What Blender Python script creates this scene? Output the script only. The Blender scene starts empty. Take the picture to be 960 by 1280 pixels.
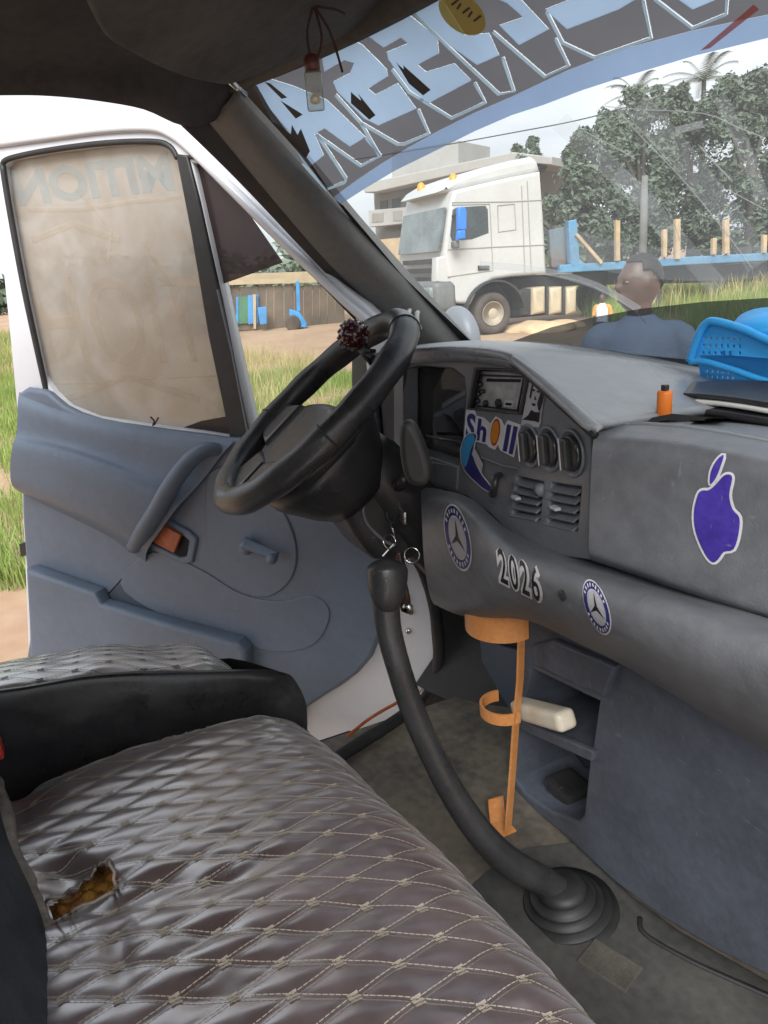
import bpy, bmesh, math, random
from math import sin, cos, radians, pi, sqrt, exp, atan2
from mathutils import Vector, Matrix, noise
from mathutils.bvhtree import BVHTree
from mathutils.geometry import tessellate_polygon
random.seed(7)
V = Vector
scene = bpy.context.scene
COL = scene.collection

# ------------------------------------------------------------------ camera
YAW, PITCH, ROLL, F = radians(66), radians(18), radians(4.5), 960.0
CO = V((0.75, 0.0, 1.62))
_h = V((-sin(YAW), cos(YAW), 0)); _r0 = V((cos(YAW), sin(YAW), 0)); _z = V((0, 0, 1))
CD = _h*cos(PITCH) - _z*sin(PITCH)
_u0 = _h*sin(PITCH) + _z*cos(PITCH)
CR = _r0*cos(ROLL) - _u0*sin(ROLL)
CU = _r0*sin(ROLL) + _u0*cos(ROLL)
cam = bpy.data.cameras.new('camera'); camo = bpy.data.objects.new('camera', cam); COL.objects.link(camo)
cam.sensor_fit = 'HORIZONTAL'; cam.sensor_width = 36; cam.lens = 36*F/960
cam.clip_start = 0.02; cam.clip_end = 2000
camo.matrix_world = Matrix(((CR.x, CU.x, -CD.x, CO.x), (CR.y, CU.y, -CD.y, CO.y), (CR.z, CU.z, -CD.z, CO.z), (0, 0, 0, 1)))
scene.camera = camo

# ------------------------------------------------------------------ light
SUN_EL, SUN_AZ = radians(42), radians(122)      # azimuth clockwise from +Y
w = bpy.data.worlds.new('World'); scene.world = w; w.use_nodes = True
nt = w.node_tree; nt.nodes.clear()
out = nt.nodes.new('ShaderNodeOutputWorld'); bg = nt.nodes.new('ShaderNodeBackground')
sky = nt.nodes.new('ShaderNodeTexSky'); sky.sky_type = 'NISHITA'; sky.sun_disc = False
sky.sun_elevation = SUN_EL; sky.sun_rotation = SUN_AZ; sky.dust_density = 4.0; sky.air_density = 1.0
tc = nt.nodes.new('ShaderNodeTexCoord'); mp = nt.nodes.new('ShaderNodeMapping'); mp.inputs['Scale'].default_value = (1.6, 1.6, 4.5)
nz = nt.nodes.new('ShaderNodeTexNoise'); nz.inputs['Scale'].default_value = 1.7; nz.inputs['Detail'].default_value = 7
cr = nt.nodes.new('ShaderNodeValToRGB')
cr.color_ramp.elements[0].position = 0.30; cr.color_ramp.elements[0].color = (3.5, 3.7, 4.0, 1)
cr.color_ramp.elements[1].position = 0.72; cr.color_ramp.elements[1].color = (6.2, 6.35, 6.55, 1)
mx = nt.nodes.new('ShaderNodeMix'); mx.data_type = 'RGBA'; mx.inputs[0].default_value = 0.88
nt.links.new(tc.outputs['Generated'], mp.inputs['Vector']); nt.links.new(mp.outputs[0], nz.inputs['Vector'])
nt.links.new(nz.outputs['Fac'], cr.inputs[0]); nt.links.new(sky.outputs[0], mx.inputs[6]); nt.links.new(cr.outputs[0], mx.inputs[7])
nt.links.new(mx.outputs[2], bg.inputs['Color']); bg.inputs['Strength'].default_value = 0.11
nt.links.new(bg.outputs[0], out.inputs[0])
sl = bpy.data.lights.new('sun', 'SUN'); sl.energy = 2.3; sl.angle = radians(34); sl.color = (1, .98, .95)
so = bpy.data.objects.new('sun', sl); COL.objects.link(so)
_sd = V((sin(SUN_AZ)*cos(SUN_EL), cos(SUN_AZ)*cos(SUN_EL), sin(SUN_EL)))
so.rotation_euler = _sd.to_track_quat('Z', 'Y').to_euler(); so.location = (0, -10, 30)
vs = scene.view_settings
vs.view_transform = 'Standard'; vs.look = 'None'; vs.exposure = 1.22; vs.gamma = 1.0; vs.use_curve_mapping = False

# ------------------------------------------------------------------ pixel -> place helpers
def ray(px, py): return CD + CR*((px-480)/F) + CU*((640-py)/F)
def at(px, py, t): return CO + ray(px, py)*t
def onax(px, py, i, v):
    q = ray(px, py); return CO + q*((v-CO[i])/q[i])
def onX(px, py, v): return onax(px, py, 0, v)
def onY(px, py, v): return onax(px, py, 1, v)
def onZ(px, py, v): return onax(px, py, 2, v)
class Plane:
    def __init__(s, o, n, up=(0, 0, 1)):
        s.o = V(o); s.n = V(n).normalized(); s.e1 = V(up).cross(s.n).normalized(); s.e2 = s.n.cross(s.e1)
    def px(s, px, py, h=0.0):
        q = ray(px, py); return CO + q*((s.o + s.n*h - CO).dot(s.n)/q.dot(s.n))
    def ab(s, P): d = P - s.o; return d.dot(s.e1), d.dot(s.e2)
    def w(s, a, b, h=0.0): return s.o + s.e1*a + s.e2*b + s.n*h
def project(P):
    v = V(P)-CO; z = v.dot(CD); return 480+F*v.dot(CR)/z, 640-F*v.dot(CU)/z

# ------------------------------------------------------------------ materials
MATS = {}
def mat(name, col, rough=.5, metal=0, var=.0, scale=8., bump=0., bscale=60., col2=None, spec=.5, coat=0., rvar=0., detail=5, alpha=None, trans=None, scratch=0.):
    m = bpy.data.materials.new(name); m.use_nodes = True; n = m.node_tree; b = n.nodes['Principled BSDF']
    b.inputs['Roughness'].default_value = rough; b.inputs['Metallic'].default_value = metal
    b.inputs['Specular IOR Level'].default_value = spec
    if coat: b.inputs['Coat Weight'].default_value = coat; b.inputs['Coat Roughness'].default_value = .12
    b.inputs['Base Color'].default_value = (*col, 1)
    t = n.nodes.new('ShaderNodeTexCoord')
    if var or col2 or rvar:
        z = n.nodes.new('ShaderNodeTexNoise'); z.inputs['Scale'].default_value = scale; z.inputs['Detail'].default_value = detail
        n.links.new(t.outputs['Object'], z.inputs['Vector'])
        zf = n.nodes.new('ShaderNodeTexNoise'); zf.inputs['Scale'].default_value = scale*11; zf.inputs['Detail'].default_value = 3; n.links.new(t.outputs['Object'], zf.inputs['Vector'])
        zm = n.nodes.new('ShaderNodeMix'); zm.inputs[0].default_value = .35; n.links.new(z.outputs['Fac'], zm.inputs[2]); n.links.new(zf.outputs['Fac'], zm.inputs[3])
        r = n.nodes.new('ShaderNodeValToRGB')
        r.color_ramp.elements[0].position = .36; r.color_ramp.elements[1].position = .64
        c2 = col2 if col2 else tuple(min(1, c*(1+var)) for c in col)
        c1 = col if col2 else tuple(c*(1-var) for c in col)
        r.color_ramp.elements[0].color = (*c1, 1); r.color_ramp.elements[1].color = (*c2, 1)
        n.links.new(zm.outputs[0], r.inputs[0]); n.links.new(r.outputs[0], b.inputs['Base Color'])
        if scratch:
            prev = r.outputs[0]
            for (sc, ro, th) in (((190, 13, 60), .6, .69), ((22, 170, 90), 1.9, .70), ((240, 240, 240), 0, .72)):
                mpn = n.nodes.new('ShaderNodeMapping'); mpn.inputs['Scale'].default_value = sc; mpn.inputs['Rotation'].default_value = (ro, ro*.7, ro*.4); n.links.new(t.outputs['Object'], mpn.inputs[0])
                zs = n.nodes.new('ShaderNodeTexNoise'); zs.inputs['Scale'].default_value = 1.; zs.inputs['Detail'].default_value = 3; n.links.new(mpn.outputs[0], zs.inputs['Vector'])
                ms_ = n.nodes.new('ShaderNodeMapRange'); ms_.inputs[1].default_value = th; ms_.inputs[2].default_value = th+.05; ms_.inputs[4].default_value = scratch; n.links.new(zs.outputs['Fac'], ms_.inputs[0])
                mm = n.nodes.new('ShaderNodeMix'); mm.data_type = 'RGBA'; n.links.new(ms_.outputs[0], mm.inputs[0]); n.links.new(prev, mm.inputs[6]); mm.inputs[7].default_value = (.36, .35, .33, 1); prev = mm.outputs[2]
            n.links.new(prev, b.inputs['Base Color'])
        if rvar:
            mr = n.nodes.new('ShaderNodeMapRange'); mr.inputs[3].default_value = max(0, rough-rvar); mr.inputs[4].default_value = min(1, rough+rvar)
            mr.inputs[1].default_value = .3; mr.inputs[2].default_value = .7
            n.links.new(z.outputs['Fac'], mr.inputs[0]); n.links.new(mr.outputs[0], b.inputs['Roughness'])
    if bump:
        z2 = n.nodes.new('ShaderNodeTexNoise'); z2.inputs['Scale'].default_value = bscale; z2.inputs['Detail'].default_value = 4
        n.links.new(t.outputs['Object'], z2.inputs['Vector'])
        bp = n.nodes.new('ShaderNodeBump'); bp.inputs['Strength'].default_value = bump; bp.inputs['Distance'].default_value = .002
        n.links.new(z2.outputs['Fac'], bp.inputs['Height']); n.links.new(bp.outputs[0], b.inputs['Normal'])
    if trans is not None:      # thin translucent film: part of the light passes straight through
        tr = n.nodes.new('ShaderNodeBsdfTransparent'); tr.inputs[0].default_value = (*trans[1], 1)
        ms = n.nodes.new('ShaderNodeMixShader'); ms.inputs[0].default_value = trans[0]
        o = n.nodes['Material Output']
        n.links.new(b.outputs[0], ms.inputs[1]); n.links.new(tr.outputs[0], ms.inputs[2]); n.links.new(ms.outputs[0], o.inputs[0])
    MATS[name] = m; return m
def glassmat(name, tint=(.95, .97, .96), dirt=.06, dirtcol=(.5, .5, .47), rough=.02, refl=1.0, dscale=3., dvar=.5, dirtcol2=None):
    m = bpy.data.materials.new(name); m.use_nodes = True; n = m.node_tree; n.nodes.clear()
    o = n.nodes.new('ShaderNodeOutputMaterial'); tr = n.nodes.new('ShaderNodeBsdfTransparent'); tr.inputs[0].default_value = (*tint, 1)
    gl = n.nodes.new('ShaderNodeBsdfGlossy'); gl.inputs['Roughness'].default_value = rough
    fr = n.nodes.new('ShaderNodeFresnel'); fr.inputs['IOR'].default_value = 1.45
    ml = n.nodes.new('ShaderNodeMath'); ml.operation = 'MULTIPLY'; ml.inputs[1].default_value = refl
    m1 = n.nodes.new('ShaderNodeMixShader'); n.links.new(fr.outputs[0], ml.inputs[0]); n.links.new(ml.outputs[0], m1.inputs[0])
    n.links.new(tr.outputs[0], m1.inputs[1]); n.links.new(gl.outputs[0], m1.inputs[2])
    df = n.nodes.new('ShaderNodeBsdfDiffuse'); df.inputs[0].default_value = (*dirtcol, 1)
    tl = n.nodes.new('ShaderNodeBsdfTranslucent'); tl.inputs[0].default_value = (*dirtcol, 1)
    m0 = n.nodes.new('ShaderNodeMixShader'); m0.inputs[0].default_value = .5
    n.links.new(df.outputs[0], m0.inputs[1]); n.links.new(tl.outputs[0], m0.inputs[2])
    t = n.nodes.new('ShaderNodeTexCoord'); z = n.nodes.new('ShaderNodeTexNoise'); z.inputs['Scale'].default_value = dscale; z.inputs['Detail'].default_value = 7; z.inputs['Roughness'].default_value = .65
    n.links.new(t.outputs['Object'], z.inputs['Vector'])
    if dirtcol2:
        zz = n.nodes.new('ShaderNodeTexNoise'); zz.inputs['Scale'].default_value = dscale*1.7; zz.inputs['Detail'].default_value = 8; zz.inputs['Distortion'].default_value = 1.2; n.links.new(t.outputs['Object'], zz.inputs['Vector'])
        rc = n.nodes.new('ShaderNodeValToRGB'); rc.color_ramp.elements[0].position = .35; rc.color_ramp.elements[1].position = .66
        rc.color_ramp.elements[0].color = (*dirtcol, 1); rc.color_ramp.elements[1].color = (*dirtcol2, 1); n.links.new(zz.outputs['Fac'], rc.inputs[0]); n.links.new(rc.outputs[0], df.inputs[0]); n.links.new(rc.outputs[0], tl.inputs[0])
    mr = n.nodes.new('ShaderNodeMapRange'); mr.inputs[1].default_value = .3; mr.inputs[2].default_value = .75
    mr.inputs[3].default_value = dirt*(1-dvar); mr.inputs[4].default_value = dirt*(1+dvar)
    n.links.new(z.outputs['Fac'], mr.inputs[0])
    m2 = n.nodes.new('ShaderNodeMixShader'); n.links.new(mr.outputs[0], m2.inputs[0]); n.links.new(m1.outputs[0], m2.inputs[1]); n.links.new(m0.outputs[0], m2.inputs[2])
    n.links.new(m2.outputs[0], o.inputs[0]); MATS[name] = m; return m

mat('dash', (.145, .154, .170), .42, var=.24, scale=5, bump=.22, bscale=420, rvar=.09, scratch=.22)
mat('dash_top_lit', (.26, .275, .295), .30, var=.15, scale=4, bump=.2, bscale=420, rvar=.08, scratch=.22)  # lighter than dash: windscreen light on the top put into the colour
mat('fascia', (.165, .178, .20), .38, var=.15, scale=9, bump=.12, bscale=420, rvar=.08, scratch=.22)
mat('console', (.085, .098, .125), .55, var=.24, scale=7, bump=.25, bscale=380, rvar=.12, scratch=.22)
mat('door_trim', (.125, .16, .215), .45, var=.10, scale=4, bump=.2, bscale=420, rvar=.07, scratch=.22)
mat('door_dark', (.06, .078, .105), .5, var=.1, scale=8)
mat('black_rubber', (.020, .020, .021), .55, var=.3, scale=30)
mat('black_plastic', (.030, .030, .032), .35, var=.2, scale=12, bump=.15, bscale=300, rvar=.1, scratch=.22)
mat('wheel_leather', (.036, .036, .038), .32, var=.25, scale=14, bump=.25, bscale=420, rvar=.08)
mat('dark_hole', (.008, .008, .009), .8)
mat('white_paint', (.60, .62, .66), .22, var=.03, scale=3, coat=.4)
mat('lining', (.085, .082, .080), .9, var=.25, scale=5, bump=.3, bscale=500, spec=.2)
mat('lining_side', (.055, .055, .058), .85, var=.25, scale=5, bump=.3, bscale=500, spec=.2)
mat('pillar_trim', (.12, .122, .12), .6, var=.15, scale=5, bump=.2, bscale=400)
mat('floor_mat', (.20, .175, .135), .55, col2=(.060, .058, .055), scale=5, bump=.5, bscale=60, rvar=.15, detail=8)
mat('patch_rubber', (.085, .080, .068), .6, var=.35, scale=20)
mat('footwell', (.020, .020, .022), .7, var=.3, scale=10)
mat('chrome', (.7, .7, .7), .18, metal=1)
mat('orange_metal', (.72, .33, .12), .5, col2=(.58, .23, .07), scale=14, bump=.2, bscale=90)
mat('orange_plastic', (.85, .22, .03), .35)
mat('latch_orange', (.38, .10, .04), .45, var=.3, scale=60)
mat('cream', (.70, .64, .52), .4, var=.08, scale=30)
mat('blue_plastic', (.04, .36, .80), .35, var=.06, scale=10)
mat('paper', (.75, .75, .73), .7, var=.05, scale=20)
mat('dark_folder', (.03, .03, .034), .4, var=.3, scale=20)
mat('red_bead', (.055, .009, .012), .15, coat=.6)
mat('radio_metal', (.42, .42, .42), .45, metal=.0, var=.3, scale=60)
mat('sticker_white', (.66, .66, .68), .35, var=.10, scale=40, scratch=.2)
mat('sticker_purple', (.065, .042, .33), .25, var=.28, scale=16, rvar=.1, scratch=.3)
mat('sticker_navy', (.03, .03, .17), .3, var=.1, scale=40)
mat('sticker_orange', (.62, .25, .02), .3)
mat('sticker_red', (.5, .04, .03), .3)
mat('sticker_sky', (.05, .30, .60), .3)
mat('sticker_black', (.012, .012, .013), .35)
mat('sticker_grey', (.45, .46, .50), .35)
def filmmat(name, col, clear, ccol):
    m = bpy.data.materials.new(name); m.use_nodes = True; n = m.node_tree; n.nodes.clear()
    o = n.nodes.new('ShaderNodeOutputMaterial'); d = n.nodes.new('ShaderNodeBsdfDiffuse'); t = n.nodes.new('ShaderNodeBsdfTranslucent'); tr = n.nodes.new('ShaderNodeBsdfTransparent')
    z = n.nodes.new('ShaderNodeTexNoise'); z.inputs['Scale'].default_value = 9; z.inputs['Detail'].default_value = 6; c = n.nodes.new('ShaderNodeTexCoord'); n.links.new(c.outputs['Object'], z.inputs['Vector'])
    r = n.nodes.new('ShaderNodeValToRGB'); r.color_ramp.elements[0].position = .3; r.color_ramp.elements[1].position = .7
    r.color_ramp.elements[0].color = (*[x*.88 for x in col], 1); r.color_ramp.elements[1].color = (*[min(1, x*1.12) for x in col], 1)
    n.links.new(z.outputs['Fac'], r.inputs[0]); n.links.new(r.outputs[0], d.inputs[0]); n.links.new(r.outputs[0], t.inputs[0]); tr.inputs[0].default_value = (*ccol, 1)
    a = n.nodes.new('ShaderNodeMixShader'); a.inputs[0].default_value = .7; n.links.new(d.outputs[0], a.inputs[1]); n.links.new(t.outputs[0], a.inputs[2])
    b = n.nodes.new('ShaderNodeMixShader'); b.inputs[0].default_value = clear; n.links.new(a.outputs[0], b.inputs[1]); n.links.new(tr.outputs[0], b.inputs[2]); n.links.new(b.outputs[0], o.inputs[0])
    MATS[name] = m
filmmat('film_blue', (.40, .53, .70), .22, (.65, .8, .97))
filmmat('film_stripe', (.24, .32, .46), .30, (.5, .64, .88))
filmmat('film_line', (.52, .66, .76), .0, (1, 1, 1))
filmmat('film_dark', (.105, .10, .105), .20, (.5, .48, .5))
mat('film_dark2', (.012, .012, .014), .5, trans=(.02, (.4, .4, .4)))
mat('film_brown', (.022, .012, .012), .35, trans=(.10, (.35, .25, .25)))
mat('film_red', (.5, .12, .10), .4, trans=(.5, (.8, .4, .35)))
mat('yellow_sticker', (.36, .29, .055), .5, trans=(.15, (.9, .8, .3)))
mat('crack', (.60, .63, .63), .3, trans=(.6, (1, 1, 1)))
mat('key_brown', (.05, .025, .02), .4)
mat('string', (.05, .03, .028), .8)
mat('vial_cap', (.08, .02, .018), .4)
mat('foam', (.42, .22, .03), .9, col2=(.16, .03, .02), scale=30, bump=.8, bscale=120)
mat('vinyl_torn', (.25, .21, .18), .7, var=.4, scale=60)
mat('thread', (.31, .27, .22), .7)
mat('thread_dark', (.11, .10, .10), .7)
mat('seat_black', (.022, .022, .024), .33, var=.4, scale=12, rvar=.12)
mat('seat_ribbed', (.030, .036, .044), .6, var=.3, scale=40, bump=.6, bscale=150)
def vinyl(name, col, rough):
    m = mat(name, col, rough, var=.35, scale=9, rvar=.08, bump=.25, bscale=28, coat=.8, spec=1.0)
    b = m.node_tree.nodes['Principled BSDF']; b.inputs['IOR'].default_value = 3.6; b.inputs['Coat Roughness'].default_value = .30; b.inputs['Coat IOR'].default_value = 1.7; b.inputs['Coat Weight'].default_value = .8; b.inputs['Specular IOR Level'].default_value = .5; b.inputs['Sheen Weight'].default_value = .26; b.inputs['Sheen Roughness'].default_value = .45; b.inputs['Sheen Tint'].default_value = (.9, .88, .9, 1)
    return m
vinyl('vinyl_brown', (.090, .055, .055), .33)
vinyl('vinyl_grey', (.30, .285, .285), .36)
glassmat('windscreen_glass', dirt=.165, dirtcol=(.62, .63, .62), dscale=2.2)
glassmat('clear_glass', dirt=.05)
glassmat('reflection_film', tint=(.17, .19, .215), dirt=.10, dirtcol=(.25, .27, .28), refl=.7)  # dark tint standing in for the reflection low on the windscreen
glassmat('door_glass', tint=(.78, .73, .66), dirt=.74, dirtcol=(.50, .455, .40), dirtcol2=(.60, .575, .54), dscale=4., dvar=.22)
glassmat('vial_glass', tint=(.85, .87, .84), dirt=.18, dirtcol=(.6, .6, .55))
glassmat('lens_glass', tint=(.75, .77, .8), dirt=.05, dirtcol=(.3, .3, .3))
filmmat('window_mark', (.74, .69, .63), .72, (1, .98, .95))
filmmat('window_mark_blue', (.64, .70, .72), .62, (.93, .97, 1))
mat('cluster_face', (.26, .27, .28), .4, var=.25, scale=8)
mat('mirror_shell', (.20, .22, .25), .4)

# ------------------------------------------------------------------ object helpers
def empty(name, loc, label, cat, group=None):
    o = bpy.data.objects.new(name, None); COL.objects.link(o); o.location = loc; o.empty_display_size = .05
    o['label'] = label; o['category'] = cat
    if group: o['group'] = group
    return o
def tag(o, label, cat, group=None):
    o['label'] = label; o['category'] = cat
    if group: o['group'] = group
    return o
def attach(o, parent):
    if parent is not None:
        o.parent = parent
        if parent.type == 'EMPTY':
            mw = Matrix.Translation(parent.location) @ parent.rotation_euler.to_matrix().to_4x4()
            o.matrix_parent_inverse = mw.inverted()
    return o
def obj(name, me, m, parent=None, smooth=False):
    o = bpy.data.objects.new(name, me); COL.objects.link(o)
    if m is not None: me.materials.append(MATS[m] if isinstance(m, str) else m)
    if smooth:
        for p in me.polygons: p.use_smooth = True
    return attach(o, parent)
def mesh(verts, faces, name='m'):
    me = bpy.data.meshes.new(name); me.from_pydata([tuple(v) for v in verts], [], faces); me.update(); return me
def bm_mesh(bm, name='m'):
    me = bpy.data.meshes.new(name); bm.to_mesh(me); bm.free(); return me
def auto_smooth(o, ang=40):
    for p in o.data.polygons: p.use_smooth = True
    o.data.set_sharp_from_angle(angle=radians(ang)); return o
def cr1(p0, p1, p2, p3, t):
    return ((p1*2) + (p2-p0)*t + (p0*2-p1*5+p2*4-p3)*t*t + (p1*3-p0-p2*3+p3)*t*t*t)*.5
def spline(pts, n=6, closed=False):
    P = [V(p) for p in pts]; N = len(P); o = []
    segs = N if closed else N-1
    for i in range(segs):
        if closed: a, b, c, d = P[(i-1) % N], P[i], P[(i+1) % N], P[(i+2) % N]
        else: a, b, c, d = P[max(i-1, 0)], P[i], P[i+1], P[min(i+2, N-1)]
        for k in range(n): o.append(cr1(a, b, c, d, k/n))
    if not closed: o.append(P[-1].copy())
    return o
def patch(grid, n=5, m=None, thick=0., off=-1.):
    """smooth surface through rows of points"""
    rows = [spline(r, n) for r in grid]
    cols = [spline(c, m or n) for c in zip(*rows)]
    R, C = len(cols[0]), len(cols); vs = [cols[j][i] for i in range(R) for j in range(C)]
    fs = [(i*C+j, i*C+j+1, (i+1)*C+j+1, (i+1)*C+j) for i in range(R-1) for j in range(C-1)]
    return mesh(vs, fs)
def solid(o, t, off=-1.):
    md = o.modifiers.new('solid', 'SOLIDIFY'); md.thickness = t; md.offset = off; return o
def tube(path, rad, seg=10, closed=False, flat=1.0, cap=True):
    P = [V(p) for p in path]; N = len(P)
    R = rad if isinstance(rad, (list, tuple)) else [rad]*N
    vs, fs = [], []
    def tan(i):
        a = P[(i-1) % N] if closed or i > 0 else P[i]; b = P[(i+1) % N] if closed or i < N-1 else P[i]
        return (b-a).normalized()
    t0 = tan(0); nrm = t0.orthogonal().normalized()
    for i in range(N):
        t = tan(i); nrm = (nrm - t*nrm.dot(t)).normalized(); b = t.cross(nrm)
        for k in range(seg):
            a = 2*pi*k/seg; vs.append(P[i] + (nrm*cos(a) + b*sin(a)*flat)*R[i])
    for i in range(N if closed else N-1):
        for k in range(seg):
            j = (i+1) % N; fs.append((i*seg+k, i*seg+(k+1) % seg, j*seg+(k+1) % seg, j*seg+k))
    if cap and not closed:
        fs.append(tuple(range(seg-1, -1, -1))); fs.append(tuple((N-1)*seg+k for k in range(seg)))
    return mesh(vs, fs)
def resamp(R, n, N):   # radii list matching spline(path, n)
    o = []
    for i in range(len(R)-1): o += [R[i]+(R[i+1]-R[i])*k/n for k in range(n)]
    return o+[R[-1]]
def frame(axis, up=(0, 0, 1)):
    z = V(axis).normalized(); u = V(up)
    if abs(z.dot(u)) > .98: u = V((0, 1, 0))
    x = u.cross(z).normalized(); y = z.cross(x); return x, y, z
def lathe(prof, o, axis, seg=28, sx=1., sy=1., up=(0, 0, 1)):
    x, y, z = frame(axis, up); o = V(o); vs, fs = [], []
    for r, h in prof:
        for k in range(seg):
            a = 2*pi*k/seg; vs.append(o + x*(cos(a)*r*sx) + y*(sin(a)*r*sy) + z*h)
    for i in range(len(prof)-1):
        for k in range(seg): fs.append((i*seg+k, i*seg+(k+1) % seg, (i+1)*seg+(k+1) % seg, (i+1)*seg+k))
    fs.append(tuple(range(seg-1, -1, -1))); fs.append(tuple((len(prof)-1)*seg+k for k in range(seg)))
    return mesh(vs, fs)
def rbox(c, size, bevel=.005, R=None, seg=2):
    bm = bmesh.new(); bmesh.ops.create_cube(bm, size=1)
    for v in bm.verts: v.co = V((v.co.x*size[0], v.co.y*size[1], v.co.z*size[2]))
    if bevel: bmesh.ops.bevel(bm, geom=bm.edges[:], offset=bevel, segments=seg, profile=.6, affect='EDGES')
    R = R or Matrix.Identity(3)
    for v in bm.verts: v.co = R @ v.co + V(c)
    return bm_mesh(bm)
def smoothpoly(p, n=4):
    return [(q.x, q.y) for q in spline([(a, b, 0) for a, b in p], n, closed=True)]
DG = None
def flatplate(outline, holes, thick, bevel, fr, h=0.0, res=2):
    """outline/holes are (a,b) on Plane fr; front face at height h, body behind it"""
    cu = bpy.data.curves.new('c', 'CURVE'); cu.dimensions = '2D'; cu.fill_mode = 'BOTH'
    cu.extrude = max(thick/2-bevel, 0.0); cu.bevel_depth = bevel; cu.bevel_resolution = res; cu.offset = -bevel
    for P in [outline]+list(holes):
        s = cu.splines.new('POLY'); s.points.add(len(P)-1); s.use_cyclic_u = True
        for i, (a, b) in enumerate(P): s.points[i].co = (a, b, 0, 1)
    t = bpy.data.objects.new('t', cu); COL.objects.link(t)
    dg = bpy.context.evaluated_depsgraph_get(); dg.update()
    me = bpy.data.meshes.new_from_object(t.evaluated_get(dg))
    bpy.data.objects.remove(t); bpy.data.curves.remove(cu)
    for v in me.vertices: v.co = fr.w(v.co.x, v.co.y, h - thick/2 + v.co.z)
    return me
def plate(name, pts, fr, thick, m, parent, h=0., bevel=0., holes=(), smooth=0, rsm=0):
    """plate from a pixel outline lying on plane fr at height h"""
    def cv(L): return [fr.ab(fr.px(x, y, h)) for x, y in L]
    o = cv(smoothpoly(pts, smooth) if smooth else pts)
    hs = [cv(smoothpoly(q, rsm) if rsm else q) for q in holes]
    ob = obj(name, flatplate(o, hs, thick, bevel, fr, h), m, parent)
    auto_smooth(ob, 35); return ob
def tris_px(poly, maxlen):
    T = [tuple(V((poly[i][0], poly[i][1])) for i in t) for t in tessellate_polygon([[V((x, y, 0)) for x, y in poly]])]
    return subdiv(T, maxlen)
def subdiv(T, maxlen):
    o = []
    while T:
        a, b, c = T.pop()
        e = [(a-b).length, (b-c).length, (c-a).length]; mxl = max(e)
        if mxl <= maxlen: o.append((a, b, c)); continue
        k = e.index(mxl)
        if k == 1: a, b, c = b, c, a
        elif k == 2: a, b, c = c, a, b
        mid = (a+b)/2; T.append((a, mid, c)); T.append((mid, b, c))
    return o
def decal(name, polys, surf, off, m, parent, maxlen=9.):
    """thin film cut to pixel outlines and laid on a surface (surf(px,py)->(point, normal to camera side))"""
    T = []
    for p in polys: T += tris_px(p, maxlen)
    return decal_tris(name, T, surf, off, m, parent)
def decal_tris(name, T, surf, off, m, parent):
    vs, fs, idx = [], [], {}
    for t in T:
        f = []
        for p in t:
            k = (round(p.x, 3), round(p.y, 3))
            if k not in idx:
                P, N = surf(p.x, p.y); idx[k] = len(vs); vs.append(P + N*off)
            f.append(idx[k])
        if len(set(f)) == 3:
            a, b, c = (vs[i] for i in f)
            if (b-a).cross(c-a).dot(CO-a) < 0: f = f[::-1]
            fs.append(tuple(f))
    return obj(name, mesh(vs, fs), m, parent)
def bvh_surf(*obs):
    dg = bpy.context.evaluated_depsgraph_get(); dg.update(); T = []
    for o in obs: T.append(BVHTree.FromPolygons([v.co.copy() for v in o.data.vertices], [tuple(p.vertices) for p in o.data.polygons]))
    def s(px, py):
        best = None; q = ray(px, py).normalized()
        for b in T:
            h = b.ray_cast(CO, q)
            if h[0] is not None and (best is None or h[3] < best[3]): best = h
        if best is None:
            return CO + q*0.8, -q
        n = best[1]; n = -n if n.dot(q) > 0 else n
        return best[0], n
    return s
def plane_surf(fr, h=0):
    return lambda px, py: (fr.px(px, py, h), fr.n)
def ribbon_px(pts, wpx):
    """thin polygon (pixel outline) along a pixel polyline"""
    P = [V(p) for p in pts]; L, Rr = [], []
    for i in range(len(P)):
        t = (P[min(i+1, len(P)-1)]-P[max(i-1, 0)]).normalized(); n = V((-t.y, t.x))
        L.append(P[i]+n*wpx/2); Rr.append(P[i]-n*wpx/2)
    return [[tuple(L[i]), tuple(L[i+1]), tuple(Rr[i+1]), tuple(Rr[i])] for i in range(len(P)-1)]
def text_tris(txt, quad, offset=0., maxlen=8., space=1., mirror=False):
    """letters mapped into a pixel quad TL,TR,BR,BL"""
    cu = bpy.data.curves.new('t', 'FONT'); cu.body = txt; cu.offset = offset; cu.fill_mode = 'FRONT'; cu.resolution_u = 3; cu.space_character = space
    t = bpy.data.objects.new('t', cu); COL.objects.link(t)
    dg = bpy.context.evaluated_depsgraph_get(); dg.update()
    me = bpy.data.meshes.new_from_object(t.evaluated_get(dg)); bpy.data.objects.remove(t)
    xs = [v.co.x for v in me.vertices]; x0, x1 = min(xs), max(xs); y0, y1 = min(v.co.y for v in me.vertices), max(v.co.y for v in me.vertices)
    q = [V(p) for p in quad]
    def mp(v):
        a = (v.co.x-x0)/(x1-x0); b = (v.co.y-y0)/(y1-y0)
        if mirror: a = 1-a
        return (q[3]*(1-a)+q[2]*a)*(1-b)+(q[0]*(1-a)+q[1]*a)*b
    P = [mp(v) for v in me.vertices]; T = []
    me.calc_loop_triangles()
    for lt in me.loop_triangles: T.append(tuple(P[i] for i in lt.vertices))
    bpy.data.meshes.remove(me); bpy.data.curves.remove(cu)
    return subdiv(T, maxlen)
def ell(cx, cy, rx, ry, n=24, rot=0., a0=0, a1=360):
    o = []
    for k in range(n):
        a = radians(a0+(a1-a0)*k/n); x, y = rx*cos(a), ry*sin(a); c, s = cos(radians(rot)), sin(radians(rot))
        o.append((cx+x*c-y*s, cy+x*s+y*c))
    return o

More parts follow.
